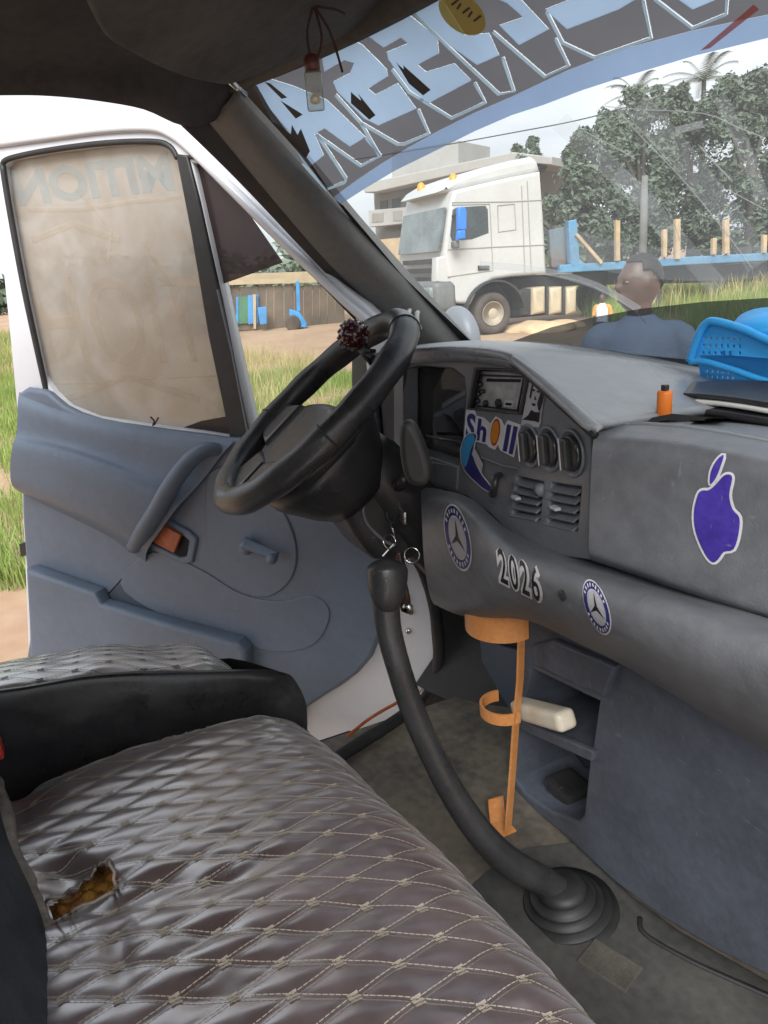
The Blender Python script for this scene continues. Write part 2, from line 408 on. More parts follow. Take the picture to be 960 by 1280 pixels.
def inpoly(x, y, P):
    c = False; j = len(P)-1
    for i in range(len(P)):
        if (P[i][1] > y) != (P[j][1] > y) and x < (P[j][0]-P[i][0])*(y-P[i][1])/(P[j][1]-P[i][1])+P[i][0]: c = not c
        j = i
    return c

# ================================================================== THE VAN
GZ = 0.66                                   # cab floor height
def WS(u, v): return V((u*(.84-.06*v), .94-.50*v+.13*(1-u*u), 1.40+.55*v))
def ws_y(X, Z):
    v = (Z-1.40)/.55; u = X/(.84-.06*v); return .94-.50*v+.13*(1-u*u)
def ws_n(P):
    e = .004; a = (ws_y(P.x+e, P.z)-ws_y(P.x-e, P.z))/(2*e); b = (ws_y(P.x, P.z+e)-ws_y(P.x, P.z-e))/(2*e)
    return V((a, -1, b)).normalized()        # towards the cab
def ws_surf(px, py):
    q = ray(px, py); lo, hi = .15, 4.
    g = lambda t: (CO+q*t).y - ws_y((CO+q*t).x, (CO+q*t).z)
    for _ in range(50):
        m = (lo+hi)/2
        if g(m) > 0: hi = m
        else: lo = m
    P = CO+q*lo; return P, ws_n(P)

van = empty('van', (0, 0, 0.0), 'white van cab seen from inside, dark roof lining, raked windscreen with blue lettering', 'van')
# floor, firewall, rear wall, roof
obj('cab_floor', rbox((.0, .05, GZ-.03), (1.22, 2.1, .06), .004), 'floor_mat', van)
obj('step_well', rbox((-.735, .02, GZ-.19), (.23, 1.1, .05), .004), 'black_rubber', van)
obj('firewall', rbox((0, 1.02, 1.02), (1.66, .05, .80), .004), 'footwell', van)
obj('centre_post', rbox((-.86, -.66, 1.3), (.06, .10, 1.36), .01), 'lining_side', van)
# roof lining
edge = [(-900, 150), (-400, 125), (-150, 114), (0, 112), (60, 113), (120, 119), (180, 130), (228, 150), (262, 146), (292, 122), (318, 96)]
r0 = [onX(x, y, -.84) for x, y in edge]
r1 = [P+V((.035, 0, .012)) for P in r0]
r2 = [V((-.74, P.y, 1.985)) for P in r0]
r3 = [V((-.45, P.y, 2.02)) for P in r0]
r4 = [V((.0, P.y, 2.035)) for P in r0]
r5 = [V((.45, P.y, 2.02)) for P in r0]
r6 = [V((.78, P.y, 1.985)) for P in r0]
rl = obj('roof_lining', patch([r0, r1, r2, r3, r4, r5, r6], 4), 'lining_side', van, True); solid(rl, .02, 0)
ymax = r0[-1].y
# header between lining and windscreen top
hd = []
for k in range(9):
    u = -1+k/4.0; T = WS(u, .985)
    hd.append([V((T.x*1.0, ymax-.05, 1.985+.045*(1-u*u))), V((T.x, (ymax+T.y)/2, 1.965+.03*(1-u*u))), T+V((0, -.004, -.004)), T+V((0, .03, .012))])
ho = obj('header_lining', patch(hd, 4), 'lining', van, True); solid(ho, .012, 0)
# outer roof and bonnet
rp = []
for k in range(7):
    u = -1+k/3.0
    rp.append([V((u*.87, -1.05, 2.03+.05*(1-u*u))), V((u*.87, -.3, 2.04+.06*(1-u*u))), V((u*.83, .42, 2.0+.05*(1-u*u))), WS(u*1.02, 1.02)+V((0, .02, .02))])
solid(obj('roof_panel', patch(rp, 4), 'white_paint', van, True), .02, 1)
bn = []
for k in range(7):
    u = -1+k/3.0; T = WS(u, -.02)
    bn.append([T+V((0, .02, -.01)), T+V((0, .25, -.10)), T+V((u*.02, .50, -.26)), T+V((u*.03, .62, -.60))])
solid(obj('bonnet', patch(bn, 4), 'white_paint', van, True), .02, -1)
# windscreen glass
vs_, fs_ = [], []
NU, NV = 40, 20
for j in range(NV+1):
    for i in range(NU+1): vs_.append(WS(-1+2*i/NU, -.12+1.13*j/NV))
for j in range(NV):
    for i in range(NU): a = j*(NU+1)+i; fs_.append((a, a+1, a+NU+2, a+NU+1))
wsg = obj('windscreen', mesh(vs_, fs_), 'windscreen_glass', van, True)
# left pillar trim (lofted) and its mirror on the right
prow = [[(222, 150, -.89), (262, 148, -.865), (284, 128, -.80), (302, 100, -.80)],
        [(300, 224, -.89), (331, 231, -.865), (354, 212, -.80), (372, 182, -.805)],
        [(380, 307, -.89), (406, 318, -.865), (432, 298, -.80), (447, 273, -.81)],
        [(462, 392, -.89), (474, 386, -.865), (502, 368, -.80), (527, 364, -.815)],
        [(530, 466, -.89), (540, 460, -.865), (566, 446, -.80), (594, 436, -.82)]]
G = [[onX(*p) for p in r] for r in prow]
Gs = [[r[0], r[1]] for r in G]; Gt = [[r[1], r[2], r[3]] for r in G]
pt = obj('windscreen_pillar', patch(Gt, 6), 'pillar_trim', van, True); solid(pt, .02, 0)
ps = obj('pillar_seal', patch(Gs, 6), 'black_rubber', van, True); solid(ps, .02, 0)
Gr = [[V((-p.x, p.y, p.z)) for p in r] for r in Gt]
solid(obj('windscreen_pillar', patch(Gr, 6), 'pillar_trim', van, True), .02, 0)
# white outer pillar skin, painted side of the body
Go = [[r[0]+V((-.012, .01, 0)), r[2]+V((-.075, .0, .0))] for r in G]
solid(obj('pillar_skin', patch(Go, 4), 'white_paint', van, True), .01, 0)
# coat clip on the pillar foot
cl = at(524, 399, 1.70)
cp = [cl+V((0, .0, .02)), cl+V((.01, -.01, .012)), cl+V((.012, -.012, -.006)), cl+V((.0, 0, -.02))]
obj('pillar_clip', tube(spline(cp, 5), .006, 8), 'radio_metal', van, True)
obj('pillar_clip', tube(spline([p+V((0, -.02, .004)) for p in cp], 5), .005, 8), 'radio_metal', van, True)
# driver's kick panel and door seal
KP = Plane((-.70, 0, 0), (1, 0, 0))
plate('kick_panel', [(470, 640), (522, 700), (543, 760), (549, 830), (535, 878), (500, 905), (640, 930), (760, 800), (720, 600), (600, 560)], KP, .03, 'footwell', van, bevel=.004)
sealp = [KP.px(470, 640, .004), KP.px(522, 700, .004), KP.px(543, 760, .004), KP.px(548, 825, .004), KP.px(532, 872, .004), onZ(500, 897, GZ+.012), onZ(452, 928, GZ+.012), onZ(400, 960, GZ+.012), onZ(300, 1010, GZ+.012)]
obj('door_seal', tube(spline(sealp, 6), .014, 8), 'black_rubber', van, True)
obj('sill_strip', tube(spline([onZ(508, 886, GZ+.004)+V((-.02, 0, .012)), onZ(470, 908, GZ+.004)+V((-.02, 0, .012)), onZ(440, 932, GZ)+V((-.02, 0, .012))], 5), .004, 6), 'latch_orange', van)
# wheel-arch bulge and pedals in the footwell
ar = obj('wheel_arch', patch([[V((-.72, .70, GZ-.01)), V((-.72, .80, GZ+.10)), V((-.72, .92, GZ+.26)), V((-.72, 1.0, GZ+.34))],
     [V((-.60, .74, GZ-.01)), V((-.60, .84, GZ+.08)), V((-.60, .93, GZ+.22)), V((-.60, 1.0, GZ+.28))],
     [V((-.50, .80, GZ-.01)), V((-.50, .88, GZ+.02)), V((-.50, .95, GZ+.09)), V((-.50, 1.0, GZ+.12))]], 5), 'footwell', van, True)
for (px, py, Y) in ((612, 838, .86), (560, 830, .86)):
    c = onY(px, py, Y)
    p = obj('pedal', rbox(c, (.06, .02, .08), .006, Matrix.Rotation(radians(-35), 3, 'X')), 'black_rubber', van)
    obj('pedal_arm', tube([c+V((0, .01, .03)), c+V((0, .06, .16)), c+V((0, .1, .3))], .008, 8), 'black_plastic', van)
pc = onY(589, 841, .84)
obj('dangling_connector', rbox(pc, (.014, .01, .028), .002), 'paper', van)
obj('loose_wire', tube(spline([pc+V((0, 0, .014)), pc+V((-.01, .01, .07)), pc+V((.01, .03, .16))], 6), .002, 6), 'black_rubber', van)
obj('loose_wire', tube(spline([onY(548, 790, .80), onY(570, 800, .86), onY(572, 850, .88), onY(545, 880, .82)], 6), .003, 6), 'black_rubber', van)
# outside mirror beside the pillar
mc = onX(556, 402, -1.02)
bm = bmesh.new(); bmesh.ops.create_uvsphere(bm, u_segments=24, v_segments=16, radius=1)
for v in bm.verts: v.co = V((v.co.x*.085, v.co.y*.045, v.co.z*.095 - .02*(v.co.z < -.5)))+mc+V((-.02, .05, -.06))
obj('side_mirror', bm_mesh(bm), 'mirror_shell', van, True)
obj('mirror_arm', tube([mc+V((.0, .04, -.14)), mc+V((.10, -.02, -.16)), mc+V((.16, -.05, -.16))], .018, 8), 'black_plastic', van, True)

# ---- films and lettering on the windscreen
def Z2(L): return [(300+a/2.8235, b/2.8235) for a, b in L]
def Z3(L): return [(480+a/2., b/2.) for a, b in L]
upper = [(272, 60), (305, 96), (322, 106), (338, 134), (362, 166), (392, 206), (417, 246)]
stripe_up = [(417, 246), (447, 224), (477, 204), (512, 183), (548, 163), (594, 140), (640, 120), (710, 87), (780, 60), (870, 36), (960, 17), (1060, 0)]
stripe_lo = [(427, 254), (455, 236), (495, 212), (548, 186), (594, 163), (640, 143), (680, 130), (730, 111), (780, 95), (870, 68), (960, 46), (1060, 26)]
topl = [(1060, -60), (900, -70), (700, -75), (560, -70), (430, -10), (330, 40)]
decal('stripe', [[stripe_up[i], stripe_up[i+1], stripe_lo[i+1], stripe_lo[i]] for i in range(len(stripe_up)-1)], ws_surf, .0018, 'film_stripe', wsg, 24)
# black enamel edge along the pillar
decal('enamel_edge', [[(285, 96), (322, 106), (338, 134), (362, 166), (392, 206), (420, 249), (430, 256), (505, 345), (592, 428), (580, 430), (440, 275), (370, 185), (300, 108)]], ws_surf, .0022, 'film_dark2', wsg, 20)
LET = [Z2([(45, 290), (110, 275), (190, 300), (310, 350), (445, 480), (390, 515), (300, 450), (265, 470), (298, 545), (250, 585), (225, 570), (160, 450), (115, 425)]),
 Z2([(290, 195), (330, 160), (395, 135), (435, 155), (520, 240), (525, 265), (455, 310), (480, 330), (560, 290), (625, 380), (490, 440), (440, 415), (345, 320), (330, 285), (390, 255), (405, 220), (370, 210), (300, 250)]),
 Z2([(440, 115), (590, 45), (610, 55), (700, 130), (705, 185), (630, 225), (660, 250), (760, 220), (820, 280), (670, 360), (600, 310), (525, 205), (520, 180), (595, 150), (570, 130), (510, 165)]),
 Z3([(62, 12), (100, -6), (150, 0), (205, 85), (265, 80), (290, 135), (235, 160), (165, 110)]),
 Z3([(255, -20), (340, -10), (415, 70), (340, 110), (290, 60), (350, 40), (310, 5)]),
 Z3([(405, 20), (480, -10), (640, -10), (590, 20), (460, 70)]),
 Z3([(690, -40), (800, -40), (850, -12), (775, 20)])]
LIN = [Z2([(270, 470), (430, 582), (500, 545), (447, 482)]), Z2([(225, 572), (308, 665), (372, 640), (376, 625), (275, 470)]), Z2([(430, 430), (560, 505), (582, 505), (670, 467), (632, 382)]),
 Z2([(640, 345), (750, 413), (870, 357), (832, 287)]), Z3([(62, 15), (170, 120), (290, 232), (328, 225), (300, 140)]), Z3([(275, 75), (405, 188), (465, 160), (432, 92)]), Z3([(410, 25), (450, 103), (530, 140), (672, 90), (652, -5)]),
 Z3([(680, -8), (775, 65), (860, 30), (862, -8)]), Z2([(340, 330), (430, 430), (495, 545)]), Z2([(540, 240), (600, 320), (650, 350)])]
_LN = [q for L in LIN for q in ribbon_px(L, 3.6)]
_HO = [(P, min(p[0] for p in P), max(p[0] for p in P), min(p[1] for p in P), max(p[1] for p in P)) for P in LET+_LN]
def _in(x, y): return any(x0 <= x <= x1 and y0 <= y <= y1 and inpoly(x, y, P) for P, x0, x1, y0, y1 in _HO)
_T, _S = [], tris_px(upper + stripe_up[1:] + topl, 5.0)
while _S:
    a_, b_, c_ = _S.pop(); sm_ = [a_, b_, c_, (a_+b_)/2, (b_+c_)/2, (c_+a_)/2, (a_+b_+c_)/3]
    k_ = sum(_in(p.x, p.y) for p in sm_)
    if k_ == 7: continue
    if k_ == 0: _T.append((a_, b_, c_)); continue
    if max((a_-b_).length, (b_-c_).length, (c_-a_).length) < 1.5:
        if k_ < 4: _T.append((a_, b_, c_))
        continue
    e_ = [(a_-b_).length, (b_-c_).length, (c_-a_).length]; q_ = e_.index(max(e_))
    if q_ == 1: a_, b_, c_ = b_, c_, a_
    elif q_ == 2: a_, b_, c_ = c_, a_, b_
    m_ = (a_+b_)/2; _S += [(a_, m_, c_), (m_, b_, c_)]
decal_tris('sun_strip', _T, ws_surf, .0015, 'film_dark', wsg)
for L in LET: decal('letter', [L], ws_surf, .0024, 'film_blue', wsg, 16)
CUT = [Z2([(145, 350), (225, 400), (200, 415)]), Z2([(160, 450), (182, 470), (186, 436), (206, 472), (218, 450), (250, 530), (235, 555), (190, 510)]), Z2([(90, 285), (110, 290), (170, 340), (150, 345)]),
 Z2([(395, 320), (432, 352), (420, 325), (482, 402), (460, 418), (395, 360)]), Z2([(555, 215), (582, 240), (580, 225), (677, 312), (650, 332), (600, 290)])]
for L in CUT: decal('letter_cut', [L], ws_surf, .003, 'film_dark2', wsg, 16)
for L in LIN:
    rb = ribbon_px(L, 4.2); decal('letter_outline', rb, ws_surf, .0034, 'film_line', wsg, 14)
decal('red_streak', [[(878, 60), (890, 57), (952, 8), (945, 2)]], ws_surf, .0036, 'film_red', wsg, 16)
ov = decal('oval_sticker', [ell(580, 14, 34, 22, rot=40)], ws_surf, .0042, 'yellow_sticker', wsg, 14)
for q_ in range(5):
    x_, y_ = 566+q_*7, 2+q_*5; decal('sticker_print', [[(x_, y_), (x_+9-q_ % 2*4, y_-7), (x_+11-q_ % 2*4, y_-5), (x_+2, y_+2)]], ws_surf, .005, 'string', wsg, 14)
# dark curved reflection low on the glass, painted as a tinted film
bandu = [(640, 426), (690, 408), (740, 396), (800, 385), (880, 376), (960, 371), (1100, 366)]
decal('reflection_band', [bandu + [(1100, 560), (960, 540), (800, 500), (690, 450)]], ws_surf, .002, 'reflection_film', wsg, 26)
filmmat('glass_smear', (.72, .75, .76), .86, (1, 1, 1)); filmmat('smear_glare_b', (.75, .78, .78), .70, (1, 1, 1))  # wiper smears, with glare and a blotch reflection painted as pale film
for L, wd, mm_ in (([(700, 150), (760, 205), (830, 280), (900, 360)], 26, 'glass_smear'), ([(800, 130), (850, 190), (905, 260), (950, 330)], 34, 'glass_smear'), ([(600, 330), (680, 338), (745, 356), (800, 386)], 9, 'smear_glare_b'), ([(690, 300), (780, 322), (870, 330), (960, 325)], 40, 'glass_smear'),
               ([(845, 162), (862, 158), (880, 154)], 9, 'smear_glare_b'), ([(770, 215), (800, 240), (820, 262)], 22, 'glass_smear'), ([(900, 120), (930, 180), (955, 250)], 18, 'glass_smear')):
    decal('glass_smear', ribbon_px([(q.x, q.y) for q in spline([(a, b, 0) for a, b in L], 4)], wd), ws_surf, .0012+.00002*wd, mm_, wsg, 40)
# cracks and scratches in the glass
for L, wd in (([(772, 135), (800, 168), (847, 216), (880, 255), (904, 285), (941, 335)], 1.6), ([(875, 182), (896, 205), (916, 226)], 2.4), ([(730, 163), (765, 181), (795, 198)], 1.8), ([(757, 132), (800, 136), (880, 141), (920, 157), (958, 172)], 1.6),
           ([(780, 133), (800, 160), (840, 205)], 1.2), ([(700, 345), (740, 356), (790, 385), (808, 404)], 1.8), ([(830, 255), (842, 275), (850, 300)], 1.3), ([(910, 236), (940, 252), (960, 262)], 1.4)):
    path = [ws_surf(*p) for p in [(q.x, q.y) for q in spline([(a, b, 0) for a, b in L], 3)]]
    obj('crack', tube([P+N*.001 for P, N in path], [wd*.00045]*len(path), 5), 'crack', wsg)

# ================================================================== SUN VISOR, HANGING VIAL
VP = Plane((-.33, .385, 1.905), (.15, .33, -.95), up=(0, -1, 0))
sv = empty('sun_visor', VP.px(330, 60), 'dark grey folded sun visor above the steering wheel', 'sun visor')
plate('visor_pad', [(128, 40), (165, 70), (215, 94), (262, 106), (300, 104), (400, 62), (470, 22), (520, -8), (560, -60), (300, -90), (120, -40)], VP, .022, 'lining', sv, bevel=.009, smooth=4)
obj('visor_rod', tube([VP.px(285, 98, -.01), VP.px(306, 118, .0)], .005, 8), 'chrome', sv, True)
hv = empty('hanging_vial', at(397, 118, .95), 'small clear perfume vial with dark red cap hanging on strings', 'vial')
vc = at(395, 134, .95); vx = (at(405, 134, .95)-at(395, 134, .95)).normalized(); vu = V((0, 0, 1))
K = .95/960
obj('bottle', rbox(vc+vu*18*K, (.021, .012, .044), .003, Matrix.Rotation(YAW, 3, 'Z')), 'vial_glass', hv, True)
obj('scent_pellet', lathe([(.001, 0), (.006, .002), (.007, .006), (.004, .011)], vc+vu*3*K, (0, 0, 1), 12), 'cream', hv, True)
obj('cap', lathe([(.008, 0), (.0095, .002), (.0095, .014), (.006, .018)], vc+vu*40*K, (0, 0, 1), 16), 'vial_cap', hv, True)
top = vc+vu*58*K
for pts in ([(388, 72), (384, 40), (392, 8)], [(398, 70), (402, 45), (393, 8)], [(393, 8), (410, 35), (420, 62), (428, 90)], [(393, 8), (420, 12), (432, 18)]):
    obj('string', tube(spline([at(x, y, .95) for x, y in pts], 5), .0016, 6), 'string', hv)

# ================================================================== DRIVER'S DOOR (swung open)
HING = V((-.90, .62, 0)); AL = radians(45)
DP = Plane(HING, (cos(AL), -sin(AL), 0))
outer = [(-14, 172), (60, 161), (130, 151), (185, 149), (215, 156), (245, 176), (290, 221), (360, 291), (430, 358), (468, 392), (488, 430), (500, 560), (528, 690), (552, 765), (552, 812), (530, 862), (492, 898), (444, 940), (380, 980), (40, 1010), (36, 860), (30, 700), (27, 640), (24, 560), (16, 470), (2, 330), (-10, 220)]
winh = [(4, 210), (12, 200), (60, 191), (130, 182), (188, 179), (208, 184), (219, 196), (226, 216), (262, 380), (300, 548), (250, 540), (180, 531), (120, 522), (85, 508), (66, 490), (52, 470), (28, 360), (8, 250)]
quah = [(240, 204), (255, 206), (300, 253), (370, 326), (440, 395), (454, 420), (458, 470), (430, 510), (380, 540), (318, 552), (290, 430), (262, 300)]
door = plate('driver_door', outer, DP, .05, 'white_paint', van, h=0, bevel=.008, holes=[winh, quah], smooth=3)
door['label'] = "open driver's door, white frame with blue grey trim and dusty brown window"
# pressed ridge of the upper frame
rid = [(-12, 180), (60, 170), (130, 161), (188, 159), (215, 168), (240, 188), (290, 238), (360, 308), (430, 375), (460, 402)]
obj('frame_bead', tube(spline([DP.px(x, y, .004) for x, y in rid], 5), .011, 8), 'white_paint', door, True)
gl = plate('window_glass', [(2, 205), (60, 190), (130, 181), (188, 178), (210, 183), (222, 198), (262, 380), (302, 550), (200, 545), (60, 520), (28, 380)], DP, .004, 'door_glass', door, h=-.022)
qg = plate('quarter_glass', [(236, 200), (255, 202), (300, 250), (440, 392), (460, 420), (462, 480), (380, 548), (312, 556)], DP, .004, 'clear_glass', door, h=-.022)
ds = plane_surf(DP, -.0215)
decal('tint_film', [[(238, 202), (256, 204), (300, 250), (354, 328), (276, 356), (258, 290)]], ds, .0006, 'film_brown', door, 40)
decal('torn_film', [[(222, 537), (252, 526), (296, 518), (300, 546), (240, 542)]], ds, .0008, 'film_brown', door, 40)
# gaskets
gk = [(3, 206), (12, 198), (60, 188), (130, 179), (190, 177), (212, 183), (222, 198)]
obj('window_gasket', tube(spline([DP.px(x, y, .0) for x, y in gk], 5), .0065, 8), 'black_rubber', door, True)
obj('window_gasket', tube(spline([DP.px(x, y, .0) for x, y in [(3, 206), (12, 262), (30, 360), (52, 462), (58, 488)]], 5), .0075, 8), 'black_rubber', door, True)
plate('window_divider', [(219, 192), (234, 194), (248, 250), (276, 375), (313, 553), (288, 553), (260, 420), (238, 290)], DP, .045, 'black_rubber', door, h=.006, bevel=.004)
obj('divider_rail', tube([DP.px(272, 362, .008), DP.px(290, 440, .008), DP.px(311, 546, .008)], .0035, 6), 'dash', door)
obj('window_gasket', tube(spline([DP.px(x, y, .002) for x, y in [(236, 196), (258, 204), (300, 250), (370, 322), (446, 400)]], 5), .004, 6), 'black_rubber', door, True)
# faint marks left by lettering on the dusty window
def marks(name, T, m): decal_tris(name, T, ds, .0010, m, door)
marks('window_lettering', text_tris('MITION', [(12, 214), (210, 190), (220, 238), (24, 258)], mirror=True, offset=.045), 'window_mark_blue')
marks('window_lettering', text_tris('TIOH', [(34, 345), (250, 342), (268, 452), (66, 464)], mirror=True, offset=.0), 'window_mark')
for L_, w_ in (([(35, 262), (100, 262), (160, 253), (228, 246)], 5), ([(95, 235), (140, 290), (135, 330)], 3), ([(130, 322), (146, 316), (160, 320)], 5), ([(60, 480), (150, 476), (270, 470)], 2), ([(40, 300), (90, 280), (150, 300)], 8), ([(180, 300), (215, 360), (240, 440)], 7), ([(80, 500), (160, 470), (250, 500)], 9)):
    decal('window_smear', ribbon_px(L_, w_), ds, .0011+.0001*w_, 'window_mark', door, 30)
obj('lock_twig', tube([DP.px(191, 532, .004), DP.px(193, 526, .01), DP.px(188, 521, .012)], .0022, 6), 'string', door)
obj('lock_twig', tube([DP.px(193, 531, .004), DP.px(198, 522, .012)], .0022, 6), 'string', door)
# trim panel
trim = [(22, 492), (45, 487), (60, 491), (80, 508), (120, 524), (180, 534), (250, 543), (310, 549), (380, 538), (440, 505), (462, 470), (478, 560), (490, 660), (486, 750), (464, 822), (426, 858), (382, 886), (320, 950), (40, 980), (36, 800), (32, 712), (27, 640), (26, 560)]
plate('trim_panel', trim, DP, .026, 'door_trim', door, h=.026, bevel=.010, smooth=2)
# upper swelling that carries the armrest
A = [[(24, 490, .02), (90, 514, .02), (180, 533, .02), (296, 549, .02)],
     [(22, 506, .042), (90, 530, .044), (180, 549, .044), (282, 563, .04)],
     [(21, 540, .046), (90, 556, .048), (176, 584, .05), (250, 604, .042)],
     [(16, 556, .074), (85, 570, .080), (160, 600, .082), (222, 634, .070)],
     [(13, 580, .078), (78, 602, .086), (148, 638, .088), (200, 664, .074)],
     [(15, 606, .070), (72, 628, .078), (138, 660, .080), (184, 688, .066)],
     [(30, 618, .024), (74, 640, .024), (134, 670, .024), (182, 704, .024)]]
obj('armrest', patch([[DP.px(x, y, h) for x, y, h in r] for r in A], 5), 'door_trim', door, True)
# closing face on the rear end of the armrest
# sweeping grab handle
gh = [(276, 563, .03), (258, 562, .055), (238, 575, .075), (215, 605, .088), (195, 640, .088), (180, 664, .080), (168, 684, .05)]
gp = spline([DP.px(x, y, h) for x, y, h in gh], 6)
obj('grab_handle', tube(gp, resamp([.016, .021, .023, .025, .026, .027, .022], 6, 0), 14, flat=.8), 'door_trim', door, True)
# latch bezel and lever
plate('latch_bezel', [(192, 640), (236, 664), (246, 674), (240, 704), (228, 706), (182, 684), (176, 672)], DP, .022, 'door_trim', door, h=.036, bevel=.006, holes=[[(194, 654), (231, 672), (237, 678), (232, 696), (224, 697), (184, 677)]])
plate('latch_cavity', [(192, 650), (236, 672), (232, 700), (182, 680)], DP, .003, 'dark_hole', door, h=.0285)
plate('latch_lever', [(195, 652), (226, 669), (217, 692), (183, 674)], DP, .012, 'latch_orange', door, h=.046, bevel=.003)
# round crank field
plate('crank_field', [(262, 590), (300, 585), (338, 618), (362, 655), (371, 692), (364, 724), (342, 744), (318, 746), (285, 730), (262, 690), (256, 640)], DP, .010, 'door_trim', door, h=.031, bevel=.004, smooth=3)
# window crank
cr_ = [(304, 678), (318, 684), (334, 690), (346, 695)]
obj('window_crank', tube(spline([DP.px(x, y, .056) for x, y in cr_], 4), resamp([.017, .014, .012, .012], 4, 0), 12, flat=.55), 'door_trim', door, True)
obj('crank_boss', lathe([(.020, 0), (.020, .014), (.014, .024)], DP.px(310, 682, .03), DP.n, 20), 'door_trim', door, True)
obj('crank_knob', lathe([(.008, 0), (.012, .008), (.014, .02), (.010, .03)], DP.px(344, 695, .05), DP.n, 18), 'door_trim', door, True)
# map pocket
plate('map_pocket', [(31, 712), (118, 742), (126, 756), (200, 778), (296, 804), (306, 815), (306, 935), (38, 965), (36, 800)], DP, .05, 'door_trim', door, h=.074, bevel=.012)
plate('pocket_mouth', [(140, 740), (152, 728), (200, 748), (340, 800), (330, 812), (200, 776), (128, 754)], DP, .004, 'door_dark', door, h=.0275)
plate('panel_step', [(150, 730), (190, 690), (250, 712), (300, 742), (350, 752), (392, 745), (412, 768), (392, 806), (340, 815), (280, 795), (200, 768)], DP, .006, 'door_trim', door, h=.030, bevel=.0025, smooth=4)
obj('panel_seam', tube(spline([DP.px(x, y, .0268) for x, y in [(188, 690), (170, 704), (152, 724), (136, 742)]], 4), .0022, 6), 'black_rubber', door)
obj('door_check', tube([DP.px(494, 752, .0), DP.px(505, 750, .02)], .012, 10), 'chrome', door, True)
for (px, py) in ((511, 788), (514, 764)): obj('hinge_bolt', lathe([(.008, 0), (.008, .006), (.005, .009)], DP.px(px, py, .0), DP.n, 12), 'chrome', door, True)
plate('edge_latch', [(24, 680), (34, 678), (34, 694), (26, 696)], DP, .02, 'black_rubber', door, h=.012)

# ================================================================== DASHBOARD
PSI = radians(8)
FP = Plane(onY(737, 620, .50), (-sin(PSI), -cos(PSI), 0))
dash = empty('dashboard', (0, .7, 1.0), 'charcoal plastic dashboard with open radio slot, air vents and round knobs', 'dashboard')
clus = [(503, 462), (522, 457), (566, 461), (580, 472), (583, 490), (577, 572), (572, 582), (503, 560)]
radh = [(594, 462), (660, 464), (649, 517), (585, 511)]
fouts = [(492, 470), (497, 452), (505, 450), (570, 446), (625, 452), (655, 466), (700, 504), (737, 545), (738, 620), (736, 700), (690, 694), (655, 684), (634, 664), (612, 642), (583, 620), (530, 605), (500, 595), (492, 560)]
ventL = [(645, 595), (679, 603), (674, 652), (639, 646)]
ventR = [(688, 603), (726, 609), (721, 665), (683, 657)]
fas = plate('fascia', fouts, FP, .03, 'fascia', dash, h=0, bevel=.003, holes=[clus, radh, ventL, ventR])
# instrument recess
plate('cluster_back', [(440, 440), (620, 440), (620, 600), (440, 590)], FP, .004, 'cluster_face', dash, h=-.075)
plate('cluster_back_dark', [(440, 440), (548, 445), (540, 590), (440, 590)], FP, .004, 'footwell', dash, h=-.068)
# walls of the recess
cw = []
for x, y in clus+clus[:1]: cw.append([FP.px(x, y, -.002), FP.w(*FP.ab(FP.px(x, y, 0)), -.078)])
def strip_mesh(rows):
    vs, fs = [], []
    for a, b in rows: vs += [a, b]
    for i in range(len(rows)-1): fs.append((2*i, 2*i+1, 2*i+3, 2*i+2))
    return mesh(vs, fs)
obj('cluster_surround', strip_mesh(cw), 'dash', dash)
plate('cluster_lens', clus, FP, .002, 'lens_glass', dash, h=-.03)
plate('cluster_lower_trim', [(525, 575), (572, 583), (570, 612), (525, 600)], FP, .01, 'dash', dash, h=.003, bevel=.002)
obj('reset_rod', tube([FP.px(534, 544, -.02), FP.px(553, 549, .0), FP.px(575, 552, .004)], .0028, 8), 'black_plastic', dash, True)
# radio slot with bare chassis
rad = plate('radio', [(596, 464), (659, 466), (648, 516), (587, 510)], FP, .006, 'radio_metal', dash, h=-.009)
obj('radio_sleeve', strip_mesh([[FP.px(x, y, .001), FP.w(*FP.ab(FP.px(x, y, 0)), -.024)] for x, y in radh+radh[:1]]), 'black_plastic', dash)
rs = plane_surf(FP, -.009)
def frame_px(name, quad, wpx, h, th, m, parent):
    c = V((sum(p[0] for p in quad)/len(quad), sum(p[1] for p in quad)/len(quad)))
    inn = [tuple(V(p)+(c-V(p)).normalized()*wpx*1.25) for p in quad]
    return plate(name, quad, FP, th, m, parent, h=h, bevel=.0008, holes=[inn])
frame_px('radio_frame', [(592, 460), (662, 462), (650, 519), (583, 512)], 3.0, .004, .006, 'black_plastic', dash)
rfq = [(602, 469), (655, 471), (647, 513), (594, 507)]
for k_ in range(4): obj('radio_inner_frame', tube([FP.px(*rfq[k_], -.006), FP.px(*rfq[(k_+1) % 4], -.006)], .0013, 6), 'black_plastic', dash)
decal('disc_slot', [[(609, 473), (652, 474), (651, 478), (608, 477)]], rs, .0006, 'dark_hole', rad, 30)
decal('radio_label', [[(637, 487), (646, 487), (644, 496), (635, 495)]], rs, .0006, 'sticker_grey', rad, 30)
decal('connector', [[(632, 500), (643, 501), (641, 509), (630, 508)]], rs, .0007, 'sticker_white', rad, 30)
decal('connector_slot', [[(633, 503), (641, 504), (640, 507), (632, 506)]], rs, .001, 'dark_hole', rad, 30)
for (px, py, r) in ((609, 504, .0045), (625, 504, .006), (606, 489, .003), (601, 492, .003), (600, 501, .003), (603, 480, .003)):
    obj('radio_stud', lathe([(r, 0), (r, .004), (r*.6, .006)], FP.px(px, py, -.009), FP.n, 12), 'black_plastic', rad)
